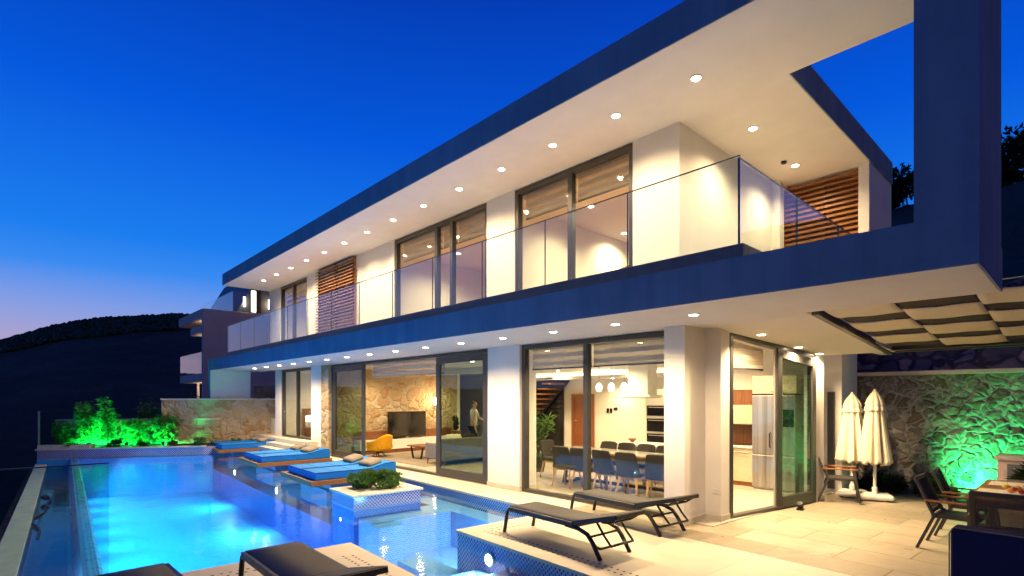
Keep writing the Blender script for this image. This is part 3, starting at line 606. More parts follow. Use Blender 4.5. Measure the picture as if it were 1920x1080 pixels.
shrub('low_shrub','small bright green shrub against the warm stone wall by the daybeds','shrub',W(-22.0,4.98,.12),.2,.2,.24,400,.06,LEAFB,'low shrubs along the far planting bed')
def flood(label,loc,aim,e,grp='green flood lamps in the planting bed',ang=150):
    t=thing('flood_lamp',label,'flood lamp',loc,0,grp); m=MB(); m.tube([(0,0,-.02),(0,0,.09)],.012,6); m.build('spike',BLACKM,t)
    d=Vector(aim).normalized(); q=d.to_track_quat('Z','Y').to_matrix().to_4x4(); q.translation=(0,0,.12)
    m=MB(); m.m=q; m.lathe([(.03,-.05),(.055,-.03),(.06,.04),(.052,.045)],14); m.build('head',BLACKM,t)
    m=MB(); m.m=q; m.lathe([(.05,.046),(.03,.052)],14); m.build('lens',E_GREEN,t)
    lamp('SPOT',tuple(Vector((0,0,.12))+d*.09),e,L_GREEN,t,.03,ang,.8,tuple(d)); return t
flood('left green flood lamp shining through bamboo',ub(.265,.20),(-.9,.4,.3),480)
flood('middle green flood lamp in the planting bed',ub(.50,.18),(-.9,.4,.3),420)
flood('right green flood lamp near the warm stone wall',ub(.735,.18),(-.95,.1,.28),420)
# ================================================================ STONE WALLS
sw=thing('garden_stone_wall','warm beige rubble stone wall at the far end of the pool','wall',(-23.2,3.98,0),R(80))
MB().box(0,-.30,-.6,5.6,0,1.76).build('stonework',STONEY,sw)
MB().box(-.03,-.33,1.761,5.6,.03,1.82).build('cap',COPING,sw,bevel=.006)
wh=thing('white_low_wall','smooth white low wall beside the bedroom steps','wall',(-22.95,7.55,0))
MB().box(0,0,.2,1.84,.5,1.02).build('body',PLASTER,wh,bevel=.01)
sn=thing('wall_ornament','small round wrought metal ornament on top of the stone wall','ornament',(-22.98,4.98,1.82))
m=MB(); m.tube([(0,.22*math.cos(a*PI/10),-.02+.13*math.sin(a*PI/10)) for a in range(0,21)],.014,5); m.build('ring',FRAMEB,sn); m=MB(); m.lathe([(.03,-.05),(.07,0),(.03,.06)],10,(0,0,.0)); m.build('core',FRAMEB,sn); MB().tube([(0,-.1,.10),(0,-.06,.26)],.008,5).build('finial',FRAMEB,sn)
s2=thing('garden_stone_wall','stone wall seen through the gap between the white fin wall and the bedroom','wall',(-26.5,8.2,0),R(86))
MB().box(0,-.3,-.6,4.5,0,2.40).build('stonework',STONEY,s2); MB().box(-.03,-.33,2.401,4.5,.03,2.47).build('cap',COPING,s2,bevel=.006)
# retaining wall with real relief
def rel(x,z):
    q=Vector((x*4.2,0,z*4.8)); q+=Vector((noise.noise(q*1.3),0,noise.noise(q*1.3+Vector((7,3,1)))))*.5
    d=noise.voronoi(q)[0]; e=min(1,(d[1]-d[0])*2.2)
    return .05*e*(.45+.55*noise.noise(q*.9+Vector((3,3,3))))+.02*noise.noise(Vector((x*5,1,z*6)))+.016*noise.noise(Vector((x*13,1,z*15)))
rw=thing('retaining_wall','high rubble retaining wall lit green from below behind the patio','wall',(-3.6,12.72,0))
m=MB(); m.grid(420,140,lambda u,v:(u*7.2,-rel(u*7.2,v*2.38),-.1+v*2.38)); m.box(0,.02,-.3,7.2,.5,2.28)
m.build('stonework',STONEG,rw,smooth=False); MB().box(-.02,-.16,2.285,7.2,.5,2.36).build('cap',COPING,rw,bevel=.008)
struct(MB().box(-3.2,12.0,-.2,4,12.7,.002).build('patio_border',KERB))
for (x,y,r,h,n,lab) in ((-2.75,12.45,.55,.38,900,'dark low shrub at the foot of the retaining wall behind the umbrellas'),(-1.9,12.42,.42,.34,700,'dark low shrub at the foot of the retaining wall left of the green lamp'),(-1.95,12.5,.30,.30,500,'spiky low shrub beside the green lamp under the retaining wall')):
    shrub('low_shrub',lab,'shrub',(x,y,0),r,.25,h,n,.11,LEAFD,'shrubs along the retaining wall')
flood('green flood lamp at the foot of the retaining wall behind the dining table',(-1.40,12.08,.02),(.16,.75,.42),300,'green flood lamp',115)
flood('green flood lamp hidden behind the outdoor counter',(-.55,12.45,.03),(.1,.2,1),60,'green flood lamp',105)
# ================================================================ POOLSIDE FURNITURE
# double daybed: a timber deck on a tiled pedestal; mattresses and pillows lie on it as things of their own
def mattress_mesh(w):
    prof=[(0,0),(1.9,0),(1.9,.25)]; top=[]
    for i in range(13):
        t=i/12; y=1.88-t*.78; q=max(0,min(1,(y-1.18)/.55)); zz=.16+.10*(q*q*(3-2*q)); top.append((y,zz))
    prof+=top+[(.02,.16),(0,.145)]
    return MB().extrude_x(prof,-w/2,w/2)
bn=('farthest','middle','nearest'); deck0=mat0=pil0=None
for i,x1 in enumerate((-20.3,-15.5,-11.4)):
    lab=f'{bn[i]} timber daybed deck on a tiled pedestal over the pool'
    if deck0 is None:
        deck0=thing('daybed_deck',lab,'daybed deck',W(x1,3.98,0),ANG,'daybed decks over the pool')
        MB().box(-2.05,.0,-.035,.0,2.05,.075).build('platform',TEAK,deck0,bevel=.006); MB().box(-1.7,.55,-.62,-.3,1.9,-.036).build('pedestal',PENNY,deck0)
    else: dup(deck0,W(x1,3.98,0),ANG,lab)
    for j,(dx,side) in enumerate(((-.50,'near'),(-1.47,'far'))):
        lab=f'blue wave mattress on the {side} side of the {bn[i]} daybed deck'; p=W(x1+dx,4.10,.077)
        if mat0 is None:
            mat0=thing('daybed_mattress',lab,'mattress',p,ANG,'blue mattresses on the daybeds'); mattress_mesh(.88).build('cushion',BLUEF,mat0,bevel=.02,seg=3)
            m=MB()
            for sx in (-1,1):
                P=[(sx*.437,.01,.15)]+[(sx*.437,.05+1.8*i/20,.16+.10*(lambda q:q*q*(3-2*q))(max(0,min(1,(.05+1.8*i/20-1.18)/.55)))-.002) for i in range(21)]
                m.tube(P,.010,6)
            m.tube([(-.43,.012,.152),(.43,.012,.152)],.010,6).build('piping_or_gap_line',BLUEP,mat0)  # dark edge tubes stand in for the shaded gap between mattresses
            m=MB(); [m.tube([(-.42,y,.1595),(.42,y,.1595)],.005,5) for y in (.42,.84)]; m.build('seam',BLUEP,mat0)
        else: dup(mat0,p,ANG,lab)
        lab=f'taupe pillow on the {side} mattress of the {bn[i]} daybed'; p=W(x1+dx-.02,5.55,.325)
        if pil0 is None:
            pil0=thing('pillow',lab,'pillow',p,ANG,'taupe pillows on the daybeds')
            def pf(u,v):
                a=2*PI*u; b=PI*(v-.5); cx,cy=math.cos(b)*math.cos(a),math.cos(b)*math.sin(a); sq=lambda t:math.copysign(abs(t)**.36,t)
                return (sq(cx)*.29,sq(cy)*.19,math.sin(b)*.075*(1-.55*max(abs(cx),abs(cy))**6))
            m=MB(); m.m=Matrix.Rotation(R(16),4,'X'); m.grid(28,14,pf); m.build('cover',GREYF,pil0,smooth=True)
        else: dup(pil0,p,ANG+random.uniform(-.12,.12),lab)
# sun loungers (x runs from foot to head)
def lounger(label,loc,rz,back=14,group='black sun loungers'):
    t=thing('sun_lounger',label,'sun lounger',loc,rz,group); L=1.98; h=.33; wd=.53; hx=1.28
    b=R(back); ex,ez=hx+math.cos(b)*.66,h+math.sin(b)*.66
    m=MB()
    for s in (-1,1):
        y=s*wd/2
        m.bar((.06,y,h),(hx,y,h),.04,.062)
    m.bar((.06,-wd/2,h-.01),(.06,wd/2,h-.01),.03,.04).bar((hx,-wd/2,h-.02),(hx,wd/2,h-.02),.028)
    m.build('frame',BLACKM,t,bevel=.006)
    def leg(x0,x1,y,rear):
        m=MB()
        if not rear: m.tube([(.24,y,h-.005),(.10,y,h+.004),(.05,y,h-.02),(.025,y,h-.09),(-.03,y,.0)],.025,8)
        else: m.tube([(1.15,y,h-.02),(1.36,y,h-.03),(1.50,y,h-.07),(1.58,y,h-.15),(1.70,y,.0)],.026,8)
        m.build('leg',BLACKM,t)
    for s in (-1,1): leg(0,0,s*wd/2,False); leg(0,0,s*wd/2,True)
    m=MB(); m.grid(2,14,lambda u,v:(.055+v*(hx-.06),-wd/2+.02+u*(wd-.04),h+.028-.012*math.sin(PI*u)*math.sin(PI*v)))
    o=m.build('seat_sling',MESHF,t,smooth=True); so=o.modifiers.new('thick','SOLIDIFY'); so.thickness=.008
    m=MB(); 
    for s in (-1,1): y=s*(wd/2-.005); m.bar((hx-.02,y,h+.02),(ex,y,ez+.02),.036,.056)
    m.bar((ex,-wd/2,ez+.02),(ex,wd/2,ez+.02),.03,.05); bf=m.build('backrest_frame',BLACKM,t,bevel=.006)
    m=MB(); m.grid(2,8,lambda u,v:(hx+v*(ex-hx),-wd/2+.02+u*(wd-.04),h+.042+v*(ez-h)-.012*math.sin(PI*u)*math.sin(PI*v)))
    o=m.build('backrest_sling',MESHF,t,smooth=True); so=o.modifiers.new('thick','SOLIDIFY'); so.thickness=.008
    m=MB(); m.tube([(ex-.04,-.19,ez-.01),(ex-.14,-.19,ez-.075),(ex-.26,-.19,ez-.085)],.014,6).tube([(ex-.04,.19,ez-.01),(ex-.14,.19,ez-.075),(ex-.26,.19,ez-.085)],.014,6).tube([(ex-.14,-.19,ez-.075),(ex-.14,.19,ez-.075)],.014,6)
    m.build('headrest_bar',BLACKM,t)
    m=MB(); 
    for s in (-1,1):
        y=s*.20; m.tube([(hx+.30,y,h+.09),(hx+.42,y,h-.06),(hx+.52,y,h-.16)],.014,6)
        m.tube([(1.50,s*wd/2,h-.08),(1.62,s*.24,h-.20),(1.66,s*.22,h-.215)],.014,6)
    m.tube([(1.66,-.22,h-.215),(1.66,.22,h-.215)],.014,6).tube([(1.52,-wd/2,h-.10),(1.52,wd/2,h-.10)],.014,6).tube([(hx+.52,-.2,h-.16),(hx+.52,.2,h-.16)],.014,6)
    m.build('back_support',BLACKM,t); return t
L1=lounger('black sun lounger on the tiled deck, the one nearer to the pool',W(-5.73,4.93,0),ANG,15)
dup(L1,W(-5.90,6.42,0),ANG+R(-2.5),'black sun lounger on the tiled deck, the one closer to the dining room glass')
dup(L1,W(-5.72,1.585,0),ANG+R(2),'black sun lounger at the bottom of the photo with its raised headrest showing')
dup(L1,W(-5.74,.43,0),ANG+R(5),'black sun lounger at the bottom of the photo next to the catch basin')
# hose in the catch basin
hs=thing('pool_hose','black hose with a float lying in the catch basin','hose',W(-16.5,-.25,-.45))
m=MB(); P=[]
for i in range(30):
    t=i/29; q=(-16.5+4.8*t,-.36+.10*math.sin(t*7)+.05*math.sin(t*17)); w=W(*q); p0=W(-16.5,-.25); P.append((w[0]-p0[0],w[1]-p0[1],.01+.015*math.sin(t*11)))
m.tube(P,.022,7).build('tube',BLACKM,hs); m=MB(); m.m=Matrix.Translation(P[9])@Matrix.Diagonal((1.6,.8,.5,1)); m.lathe([(.02,-.10),(.09,-.05),(.10,0),(.06,.08)],12); m.build('float',BLACKM,hs)
m=MB(); m.m=Matrix.Translation(P[0])@Matrix.Diagonal((2.4,.8,.4,1)); m.lathe([(.02,-.10),(.09,-.05),(.10,0),(.06,.08)],12); m.build('skimmer_head',BLACKM,hs)
# closed umbrellas
def umbrella(label,loc,rz,h=1.98):
    t=thing('patio_umbrella',label,'umbrella',loc,rz,'closed cream umbrellas'); m=MB()
    m.box(-.26,-.22,.02,.26,.22,.115); m.build('base',WHITEPL,t,bevel=.04,seg=4); m=MB(); 
    for sx in (-1,1):
        for sy in (-1,1): m.lathe([(.03,0),(.03,.022)],10,(sx*.18,sy*.14,0))
    m.build('caster',BLACKM,t); m=MB(); m.tube([(0,0,.1),(0,0,h-.1)],.026,12); m.lathe([(.045,.115),(.045,.22),(.03,.24)],12); m.build('pole',WHITEPL,t)
    nf=9; ph=random.uniform(0,6)
    def prof(u,v):
        z=.66+v*(h-.66); r=.225-.135*v if v<.82 else (.225-.135*.82)*(1-((v-.82)/.18)**1.6)+.02
        if .70<v<.80: r*=1.08
        wv=1+(.24*math.sin(nf*2*PI*u+ph)+.09*math.sin((nf*2+1)*2*PI*u+1))*(1-v)**.45
        return (r*wv*math.cos(2*PI*u),r*wv*math.sin(2*PI*u),z+.03*math.sin(nf*2*PI*u+ph)*(1-v)**3)
    m=MB(); m.grid(120,30,prof); o=m.build('canopy',CREAMF,t,smooth=True); so=o.modifiers.new('thick','SOLIDIFY'); so.thickness=.006
    m=MB(); m.grid(60,5,lambda u,v:tuple(a*b+c for a,b,c in zip(prof(u,.72+.10*v),(1.10-.03*v,1.10-.03*v,1),(0,0,.0)))); o=m.build('tie_strap',CREAMF,t,smooth=True); so=o.modifiers.new('thick','SOLIDIFY'); so.thickness=.006
    m=MB(); m.lathe([(.03,h-.03),(.022,h+.02),(.005,h+.03)],12); m.build('finial',CREAMF,t); return t
umbrella('closed cream patio umbrella on a wheeled base, in front and to the right',(-2.64,11.42,0),.4,1.98)
umbrella('closed cream patio umbrella partly hidden behind the other, beside the dark armchair',(-3.02,11.50,0),1.7,1.93)
# outdoor armchairs: seat faces +x
def garden_chair(label,loc,rz,group='grey outdoor dining armchairs'):
    t=thing('garden_armchair',label,'armchair',loc,rz,group); w=.50
    def leg(p,q): MB().bar(p,q,.03,.055,(0,1,0)).build('leg',BROWNM,t,bevel=.004)
    for s in (-1,1):
        y=s*w/2; leg((.30,y,.02),(.22,y,.58)); leg((-.34,y,0),(-.16,y,.44))
    m=MB(); m.box(-.20,-w/2,.395,.25,w/2,.43); m.build('seat_frame',BROWNM,t,bevel=.005)
    o=MB().grid(4,4,lambda u,v:(-.19+.44*u,-w/2+.03+(w-.06)*v,.435-.012*math.sin(PI*u)*math.sin(PI*v))).build('seat',MESHF,t,smooth=True); o.modifiers.new('thick','SOLIDIFY').thickness=.008
    m=MB(); 
    for s in (-1,1): y=s*(w/2-.015); m.bar((-.17,y,.40),(-.36,y,.86),.03,.05,(0,1,0))
    m.bar((-.36,-w/2,.85),(-.36,w/2,.85),.03,.045).bar((-.19,-w/2,.47),(-.19,w/2,.47),.025,.03); m.build('back_frame',BROWNM,t,bevel=.004)
    o=MB().grid(3,6,lambda u,v:(-.20-.155*v,-w/2+.03+(w-.06)*u,.47+.385*v)).build('backrest',MESHT,t); o.modifiers.new('thick','SOLIDIFY').thickness=.01
    for s in (-1,1): y=s*(w/2+.004); MB().box(-.26,y-.022,.585,.27,y+.022,.608).build('armrest',TEAK,t,bevel=.006)
    return t
BROWNM=mat('taupe_powder_coat',(.042,.039,.038),.5,.1,.4,8,.1)
G1=garden_chair('grey outdoor armchair pushed in at the near left corner of the dining table',(-1.10,8.42,0),R(-2))
dup(G1,(-1.08,9.32,0),R(2),'grey outdoor armchair at the far left of the outdoor dining table')
dup(G1,(-.62,7.75,0),R(92),'grey outdoor armchair seen from behind at the near end of the dining table')
dup(G1,(-3.05,10.84,0),R(18),'dark armchair standing alone by the kitchen glass and umbrellas')
dt=thing('outdoor_table','grey outdoor dining table with teak slatted top','table',(-.45,8.75,0))
m=MB()
for sx in (-1,1):
    for sy in (-1,1): MB().box(sx*.44-.035,sy*.95-.035,0,sx*.44+.035,sy*.95+.035,.70).build('leg',BROWNM,dt,bevel=.004)
MB().box(-.48,-.99,.66,.48,.99,.715).build('apron',BROWNM,dt,bevel=.004)
m=MB()
for i in range(9): m.box(-.49,-1.0+i*.2225,.716,.49,-1.0+i*.2225+.212,.742)
m.build('slatted_top',TEAK,dt,bevel=.003)
fp=thing('fruit_platter','white platter piled with yellow and orange fruit on the outdoor table','platter',(-.52,8.30,.743))
m=MB(); m.lathe([(.08,0),(.10,.006),(.19,.035),(.185,.04),(.10,.014)],28); m.build('plate',WHITEPL,fp,smooth=True)
FR=[mat('yellow_fruit',(.75,.52,.04),.45),mat('orange_fruit',(.75,.26,.04),.5),mat('red_fruit',(.5,.05,.03),.4)]
for i in range(11):
    a=i*2.4; r=.03+.012*i; c=FR[i%3]; m=MB(); m.m=Matrix.Translation((r*math.cos(a),r*math.sin(a),.055+.03*(i%2)))@Matrix.Rotation(a,4,'Z')@Matrix.Diagonal((1.25,.8,.8,1)); m.lathe([(.004,-.034),(.026,-.022),(.036,0),(.026,.022),(.004,.034)],10); m.build('fruit',c,fp,smooth=True)
fv=thing('flower_vase','arrangement of pink flowers and spiky green leaves on the outdoor table','flowers',(-.42,8.85,.743))
m=MB(); m.lathe([(.05,0),(.08,.05),(.07,.12),(.06,.13)],18); m.build('vase',STEEL,fv,smooth=True)
m=MB(); q=MB()
for i in range(150):
    a=random.uniform(0,2*PI); e=random.uniform(.1,1.4); m.leaf((0.02*math.cos(a),.02*math.sin(a),.12),(math.cos(a)*math.cos(e),math.sin(a)*math.cos(e),math.sin(e)),(0,0,1),random.uniform(.14,.30),.022)
m.build('foliage',LEAFD,fv)
PINK=fabric('pink_petal',(.62,.12,.20),.6,60); 
for i in range(60):
    a=random.uniform(0,2*PI); c=random.choice(((.10,.02,.26),(-.05,.11,.27),(.16,-.10,.2),(.02,-.09,.3))); q.leaf(c,(math.cos(a),math.sin(a),random.uniform(-.3,1)),(0,0,1),random.uniform(.04,.075),.035)
q.build('petals',PINK,fv)
for (x,y,lab) in ((-.80,8.95,'left stemmed wine glass near the far end of the outdoor table'),(-.70,9.15,'stemmed wine glass behind the left one on the outdoor table')):
    g=thing('wine_glass',lab,'wine glass',(x,y,.743),0,'wine glasses on the outdoor table'); m=MB(); m.lathe([(.034,0),(.034,.004),(.005,.008),(.005,.09),(.03,.12),(.036,.16),(.03,.20)],16); m.build('glass',GLASS,g,smooth=True)
for (x,y,lab) in ((-.75,8.45,'pale place mat beside the fruit platter'),(-.72,9.3,'pale place mat at the far end of the outdoor table')):
    tag(MB().box(-.16,-.22,0,.16,.22,.004).build('place_mat',CREAMF,loc=(x,y,.743)),lab,'place mat','place mats')
bb=thing('outdoor_counter','grey stone outdoor kitchen counter against the retaining wall','counter',(-1.02,11.75,0))
MB().box(0,0,0,2.4,.62,.84).build('cabinet',GREYWALL,bb,bevel=.006); MB().box(-.03,-.04,.841,2.43,.65,.90).build('worktop',COPING,bb,bevel=.006)
for i in range(2): d=MB().box(.12+i*1.1,-.012,.10,1.10+i*1.1,-.001,.78).build('door',KERB,bb,bevel=.003); MB().tube([(.2+i*1.1,-.03,.72),(.5+i*1.1,-.03,.72)],.008,6).build('handle',STEEL,d)
sf=thing('lounge_sofa','dark navy outdoor sofa seen from behind at the bottom right','sofa',W(-1.02,5.27,0),ANG+R(1))
MB().box(0,0,.05,1.9,.20,.845).build('backrest',NAVYF,sf,bevel=.025,seg=3); MB().box(.02,.202,.05,1.88,.85,.40).build('seat',NAVYF,sf,bevel=.03,seg=3)
m=MB(); m.box(.05,.05,0,.12,.12,.049).box(1.78,.05,0,1.85,.12,.049).box(.05,.7,0,.12,.77,.049).box(1.78,.7,0,1.85,.77,.049); m.build('foot',BLACKM,sf)
MB().tube([(-.004,-.002,.06),(-.004,-.002,.80),(.02,-.003,.848),(1.9,-.003,.848)],.005,5).build('piping_or_gap_line',GREYF,sf)
cu=thing('cushion','dark red cushion leaning on the navy sofa','cushion',W(-.60,5.42,.52),ANG)
fl=thing('floor_spotlight','small black floor spotlight on the patio by the kitchen door','spotlight',(-3.24,9.50,0))
MB().box(-.05,-.045,0,.05,.045,.03).build('base',BLACKM,fl,bevel=.005); m=MB(); m.m=Matrix.Translation((0,0,.075))@Matrix.Rotation(R(35),4,'X'); m.lathe([(.03,-.05),(.045,-.03),(.045,.05),(.03,.052)],14); m.build('head',BLACKM,fl)
# the cushion body
cm=MB(); cm.m=Matrix.Rotation(R(75),4,'X'); cm.grid(20,10,lambda u,v:pf(u,v)); cm.build('cover',REDF,cu,smooth=True)
# ================================================================ SHADE CANOPY beside the slab
cn=thing('shade_canopy','flat shade canopy of cream woven cloth bands with gap shadows drawn as dark panels beside the balcony','shade canopy',(-2.2,7.1,2.88))
def zc(y): return -.28*(y/3.6)
xb=[.02,.72,1.42,2.12,2.82]; yb=[.02+.545*i for i in range(7)]
for j in range(6):
    for i in range(4):
        cream=(i+j)%2==0; x0,x1=xb[i],xb[i+1]; y0,y1=yb[j],yb[j+1]  # dark panels stand in for the shadowed gaps between cream bands
        lift=.0 if cream else .022
        def fn(u,v): 
            y=y0+(y1-y0)*v+(.13 if cream else -.03)*(v-.5); x=x0+(x1-x0)*u
            return (x,y,zc(y)+.04+lift-(.014 if cream else .006)*math.sin(PI*v)-.005*math.sin(PI*u)+.004*math.sin(9*u+j))
        o=MB().grid(10,10,fn).build('cloth_band',CREAMF if cream else DKSHADE,cn,smooth=True); so=o.modifiers.new('thick','SOLIDIFY'); so.thickness=.006
m=MB()
def beam(x0,y0,x1,y1,w=.06,h=.09,dz=.05): m.bar((x0,y0,zc(y0)+dz),(x1,y1,zc(y1)+dz),w,h)
beam(-.06,0,-.06,3.62,.07,.10,.02); beam(-.03,3.40,2.9,3.40,.10,.10); beam(-.03,3.60,2.9,3.60,.10,.10); beam(2.86,0,2.86,3.6); beam(.72,0,.72,3.4,.02,.02,.14); beam(1.42,0,1.42,3.4,.02,.02,.14)
m.build('frame',FRAME,cn,bevel=.004)
o=MB().box(-.02,3.30,zc(3.3)-.0,2.85,3.62,zc(3.3)+.012).build('edge_cloth',DKSHADE,cn)
for x in (2.86,): MB().box(x-.05,3.5,-2.88,x+.05,3.6,-.26).build('post',FRAME,cn,bevel=.004)
# ================================================================ INSIDE THE HOUSE
def dchair(label,loc,rz,group='slate dining chairs'):   # sits facing +y, back towards -y
    t=thing('dining_chair',label,'dining chair',loc,rz,group)
    for sx in (-1,1):
        for sy in (-1,1): MB().tube([(sx*.17,sy*.15,.40),(sx*.235,sy*.225,0)],[.024,.014],8).build('leg',OAKL,t,smooth=True)
    MB().box(-.20,-.17,.37,.20,.18,.41).build('seat_rail',OAKL,t,bevel=.006)
    MB().box(-.235,-.20,.411,.235,.24,.49).build('seat',DARKF,t,bevel=.03,seg=3)
    def fn(u,v):
        x=(u-.5)*(.48-.07*v*v); return (x,-.20-.10*v+.10*(abs(u-.5)*2)**2*(1-.35*v),.40+.46*v-.02*(abs(u-.5)*2)**6*v)
    o=MB().grid(14,8,fn).build('backrest',DARKF,t,smooth=True); so=o.modifiers.new('thick','SOLIDIFY'); so.thickness=.05; so.offset=0
    b=o.modifiers.new('bevel','BEVEL'); b.width=.015; b.segments=2; return t
C1=dchair('dining chair on the window side, the last one fully visible before the white pillar',(-5.75,8.38,0),R(3))
for x,y,rz,lab in ((-5.2,8.45,22,'dining chair on the window side half hidden by the white pillar'),(-6.30,8.40,-3,'dining chair on the window side just right of the black window mullion'),(-6.86,8.40,2,'dining chair on the window side just left of the black window mullion'),(-7.36,8.40,4,'dining chair on the window side at the left end of the table')): dup(C1,(x,y,0),R(rz),lab)
for x,lab in ((-5.95,'dining chair on the far side of the table, partly hidden by the white pillar'),(-6.42,'dining chair on the far side of the table, third from its left end'),(-6.92,'dining chair on the far side of the table, second from its left end'),(-7.40,'dining chair on the far side of the table, first from its left end')): dup(C1,(x,9.64,0),R(180),lab)
dup(C1,(-8.42,9.15,0),R(-92),'dining chair at the left head of the table by the indoor plant')
tb=thing('dining_table','long dining table with glossy grey top, wooden edge and dark steel legs','table',(-6.45,9.08,0))
MB().box(-1.62,-.42,.70,1.62,.42,.728).build('top_edge',TEAK,tb,bevel=.004); MB().box(-1.60,-.40,.7285,1.60,.40,.742).build('top',mat('glossy_table_top',(.30,.28,.25),.12,0,.6),tb,bevel=.003)
for sx in (-1,1): m=MB(); m.bar((sx*1.15,-.34,.70),(sx*1.3,-.34,0),.06).bar((sx*1.15,.34,.70),(sx*1.3,.34,0),.06).bar((sx*1.3,-.34,.03),(sx*1.3,.34,.03),.06); m.build('leg',FRAMEB,tb)
MB().box(-1.25,-.03,.05,1.25,.03,.11).build('stretcher',FRAMEB,tb)
for i,(x,lab) in enumerate(((-7.08,'left glass pendant lamp of three'),(-6.76,'middle glass pendant lamp of three'),(-6.44,'right glass pendant lamp of three'))):
    t=thing('pendant_lamp',lab+' over the dining table','pendant lamp',(x,9.1,2.80),0,'pendant lamps over the dining table'); MB().tube([(0,0,0),(0,0,-.66)],.004,5).build('cord',BLACKM,t)
    m=MB(); m.lathe([(.015,-.64),(.04,-.66),(.062,-.70),(.066,-.74),(.055,-.79),(.03,-.81)],18); m.build('shade',E_BULB,t,smooth=True); m=MB(); m.lathe([(.06,-.80),(.064,-.815),(.05,-.82)],16); m.build('ring',STEEL,t)
    lamp('POINT',(0,0,-.95),14,L_IN,t,.06)
cnt=thing('kitchen_island','kitchen island counter with pale stone top behind the dining chairs','kitchen island',(-6.25,10.3,-.02))
MB().box(-1.15,0,0,.55,.7,.77).build('cabinet',BEIGEC,cnt,bevel=.004); MB().box(-1.45,-.12,.771,.6,.75,.82).build('worktop',COPING,cnt,bevel=.005)
bw=thing('bowl','small dark flower shaped bowl on the kitchen island','bowl',(-7.20,10.5,.82)); m=MB(); m.lathe([(.03,0),(.04,.02),(.08,.06),(.09,.09),(.07,.065)],10,wob=lambda a,i:1+.15*math.cos(5*a)); m.build('petals',WALNUT,bw,smooth=True)
ov=thing('oven_tower','tall white oven cabinet with two dark ovens by the kitchen','oven cabinet',(-8.85,13.75,0))
MB().box(-.12,0,0,.75,.6,2.1).build('cabinet',WHITEP,ov,bevel=.004)
for z0,z1 in ((1.32,1.62),(.86,1.24),(.35,.80)): o=MB().box(-.06,-.022,z0,.70,-.001,z1).build('oven',BLACKG,ov,bevel=.004); MB().tube([(0,-.045,z1-.05),(.64,-.045,z1-.05)],.010,6).build('handle',STEEL,o)
hd=thing('cooker_hood','white angled cooker hood hanging above the kitchen','cooker hood',(-8.1,12.2,0)); MB().prism([(-.45,-.3),(.45,-.3),(.45,.3),(-.45,.3)],1.86,1.92).prism([(-.3,-.15),(.3,-.15),(.3,.3),(-.3,.3)],1.921,2.79).build('body',WHITEP,hd,bevel=.004); MB().box(-.42,-.28,1.84,.42,.28,1.859).build('filter',STEEL,hd)
ct=thing('control_panel','pair of black switch plates with thermostat on the cream dining wall','control panel',(-11.55,15.29,1.42))
for i,(x,w) in enumerate(((0,.10),(.14,.10))): MB().box(x,-.02,-.1,x+w,0,.06).build('switch',BLACKG,ct,bevel=.003)
MB().box(.30,-.02,.0,.46,0,.09).build('thermostat',BLACKG,ct,bevel=.003)
fg=thing('fridge','tall brushed steel fridge freezer beside beige kitchen cabinets','fridge',(-4.66,11.0,0))
d1=MB().box(.0,-.02,.72,.82,.02,1.90).build('upper_door',FRIDGE,fg,bevel=.012); d2=MB().box(.0,-.02,.06,.82,.02,.705).build('lower_door',FRIDGE,fg,bevel=.012); MB().box(.004,.021,.02,.816,.68,1.90).build('body',STEEL,fg,bevel=.006)
MB().box(.60,-.028,1.28,.80,-.021,1.62).build('display',BLACKG,d1,bevel=.003); MB().tube([(.36,-.022,.86),(.36,-.06,.88),(.36,-.06,1.14),(.36,-.022,1.16)],.011,6).build('handle',BLACKM,d1); MB().box(.0,-.01,1.901,.82,.6,1.925).build('top_trim',BLACKM,fg)
kc=thing('base_cabinet','beige glossy kitchen base cabinets with pale worktop and hob','kitchen cabinet',(-6.5,11.13,0))
MB().box(0,.05,0,1.82,.60,.10).build('plinth',TEAK,kc); 
for i in range(3): d=MB().box(i*.607,0,.105,i*.607+.60,.58,.80).build('drawer_front',BEIGEC,kc,bevel=.004); MB().tube([(i*.607+.1,-.03,.72),(i*.607+.5,-.03,.72)],.009,6).build('handle',STEEL,d)
MB().box(-.01,-.03,.802,1.83,.61,.85).build('worktop',WHITEP,kc,bevel=.004); MB().box(.9,.05,.851,1.7,.5,.862).build('hob',BLACKG,kc,bevel=.003); MB().box(0,.60,.85,1.83,.615,1.28).build('backsplash',WALNUT,kc)
wc=thing('wall_cabinet','beige wall cabinets with a walnut open shelf above the kitchen worktop','kitchen cabinet',(-6.5,11.4,0))
MB().box(0,0,1.285,1.82,.34,1.66).build('door',BEIGEC,wc,bevel=.004); MB().box(.0,.02,1.70,1.82,.34,2.02).build('open_shelf',WALNUT,wc); MB().box(-.01,0,1.661,1.83,.34,1.695).box(-.01,0,2.021,1.83,.34,2.05).build('carcass',BEIGEC,wc); MB().tube([(1.3,-.03,1.32),(1.7,-.03,1.32)],.008,6).build('handle',STEEL,wc)
fc=thing('fridge_cabinet','beige cabinet box built above the steel fridge','kitchen cabinet',(-4.66,11.03,1.93)); MB().box(-.01,0,0,.83,.64,.36).build('body',BEIGEC,fc,bevel=.004); MB().tube([(.3,-.02,.06),(.6,-.02,.06)],.008,6).build('handle',STEEL,fc)
sk=thing('wall_socket','white double socket on the walnut kitchen backsplash','socket',(-4.80,11.74,1.08)); MB().box(-.09,-.012,-.04,.09,0,.04).build('plate',WHITEPL,sk,bevel=.004); m=MB(); m.m=Matrix.Rotation(R(90),4,'X'); m.lathe([(.02,.012),(.018,.015)],12,(-.04,0,0)).lathe([(.02,.012),(.018,.015)],12,(.04,0,0)); m.build('outlet',BLACKM,sk)
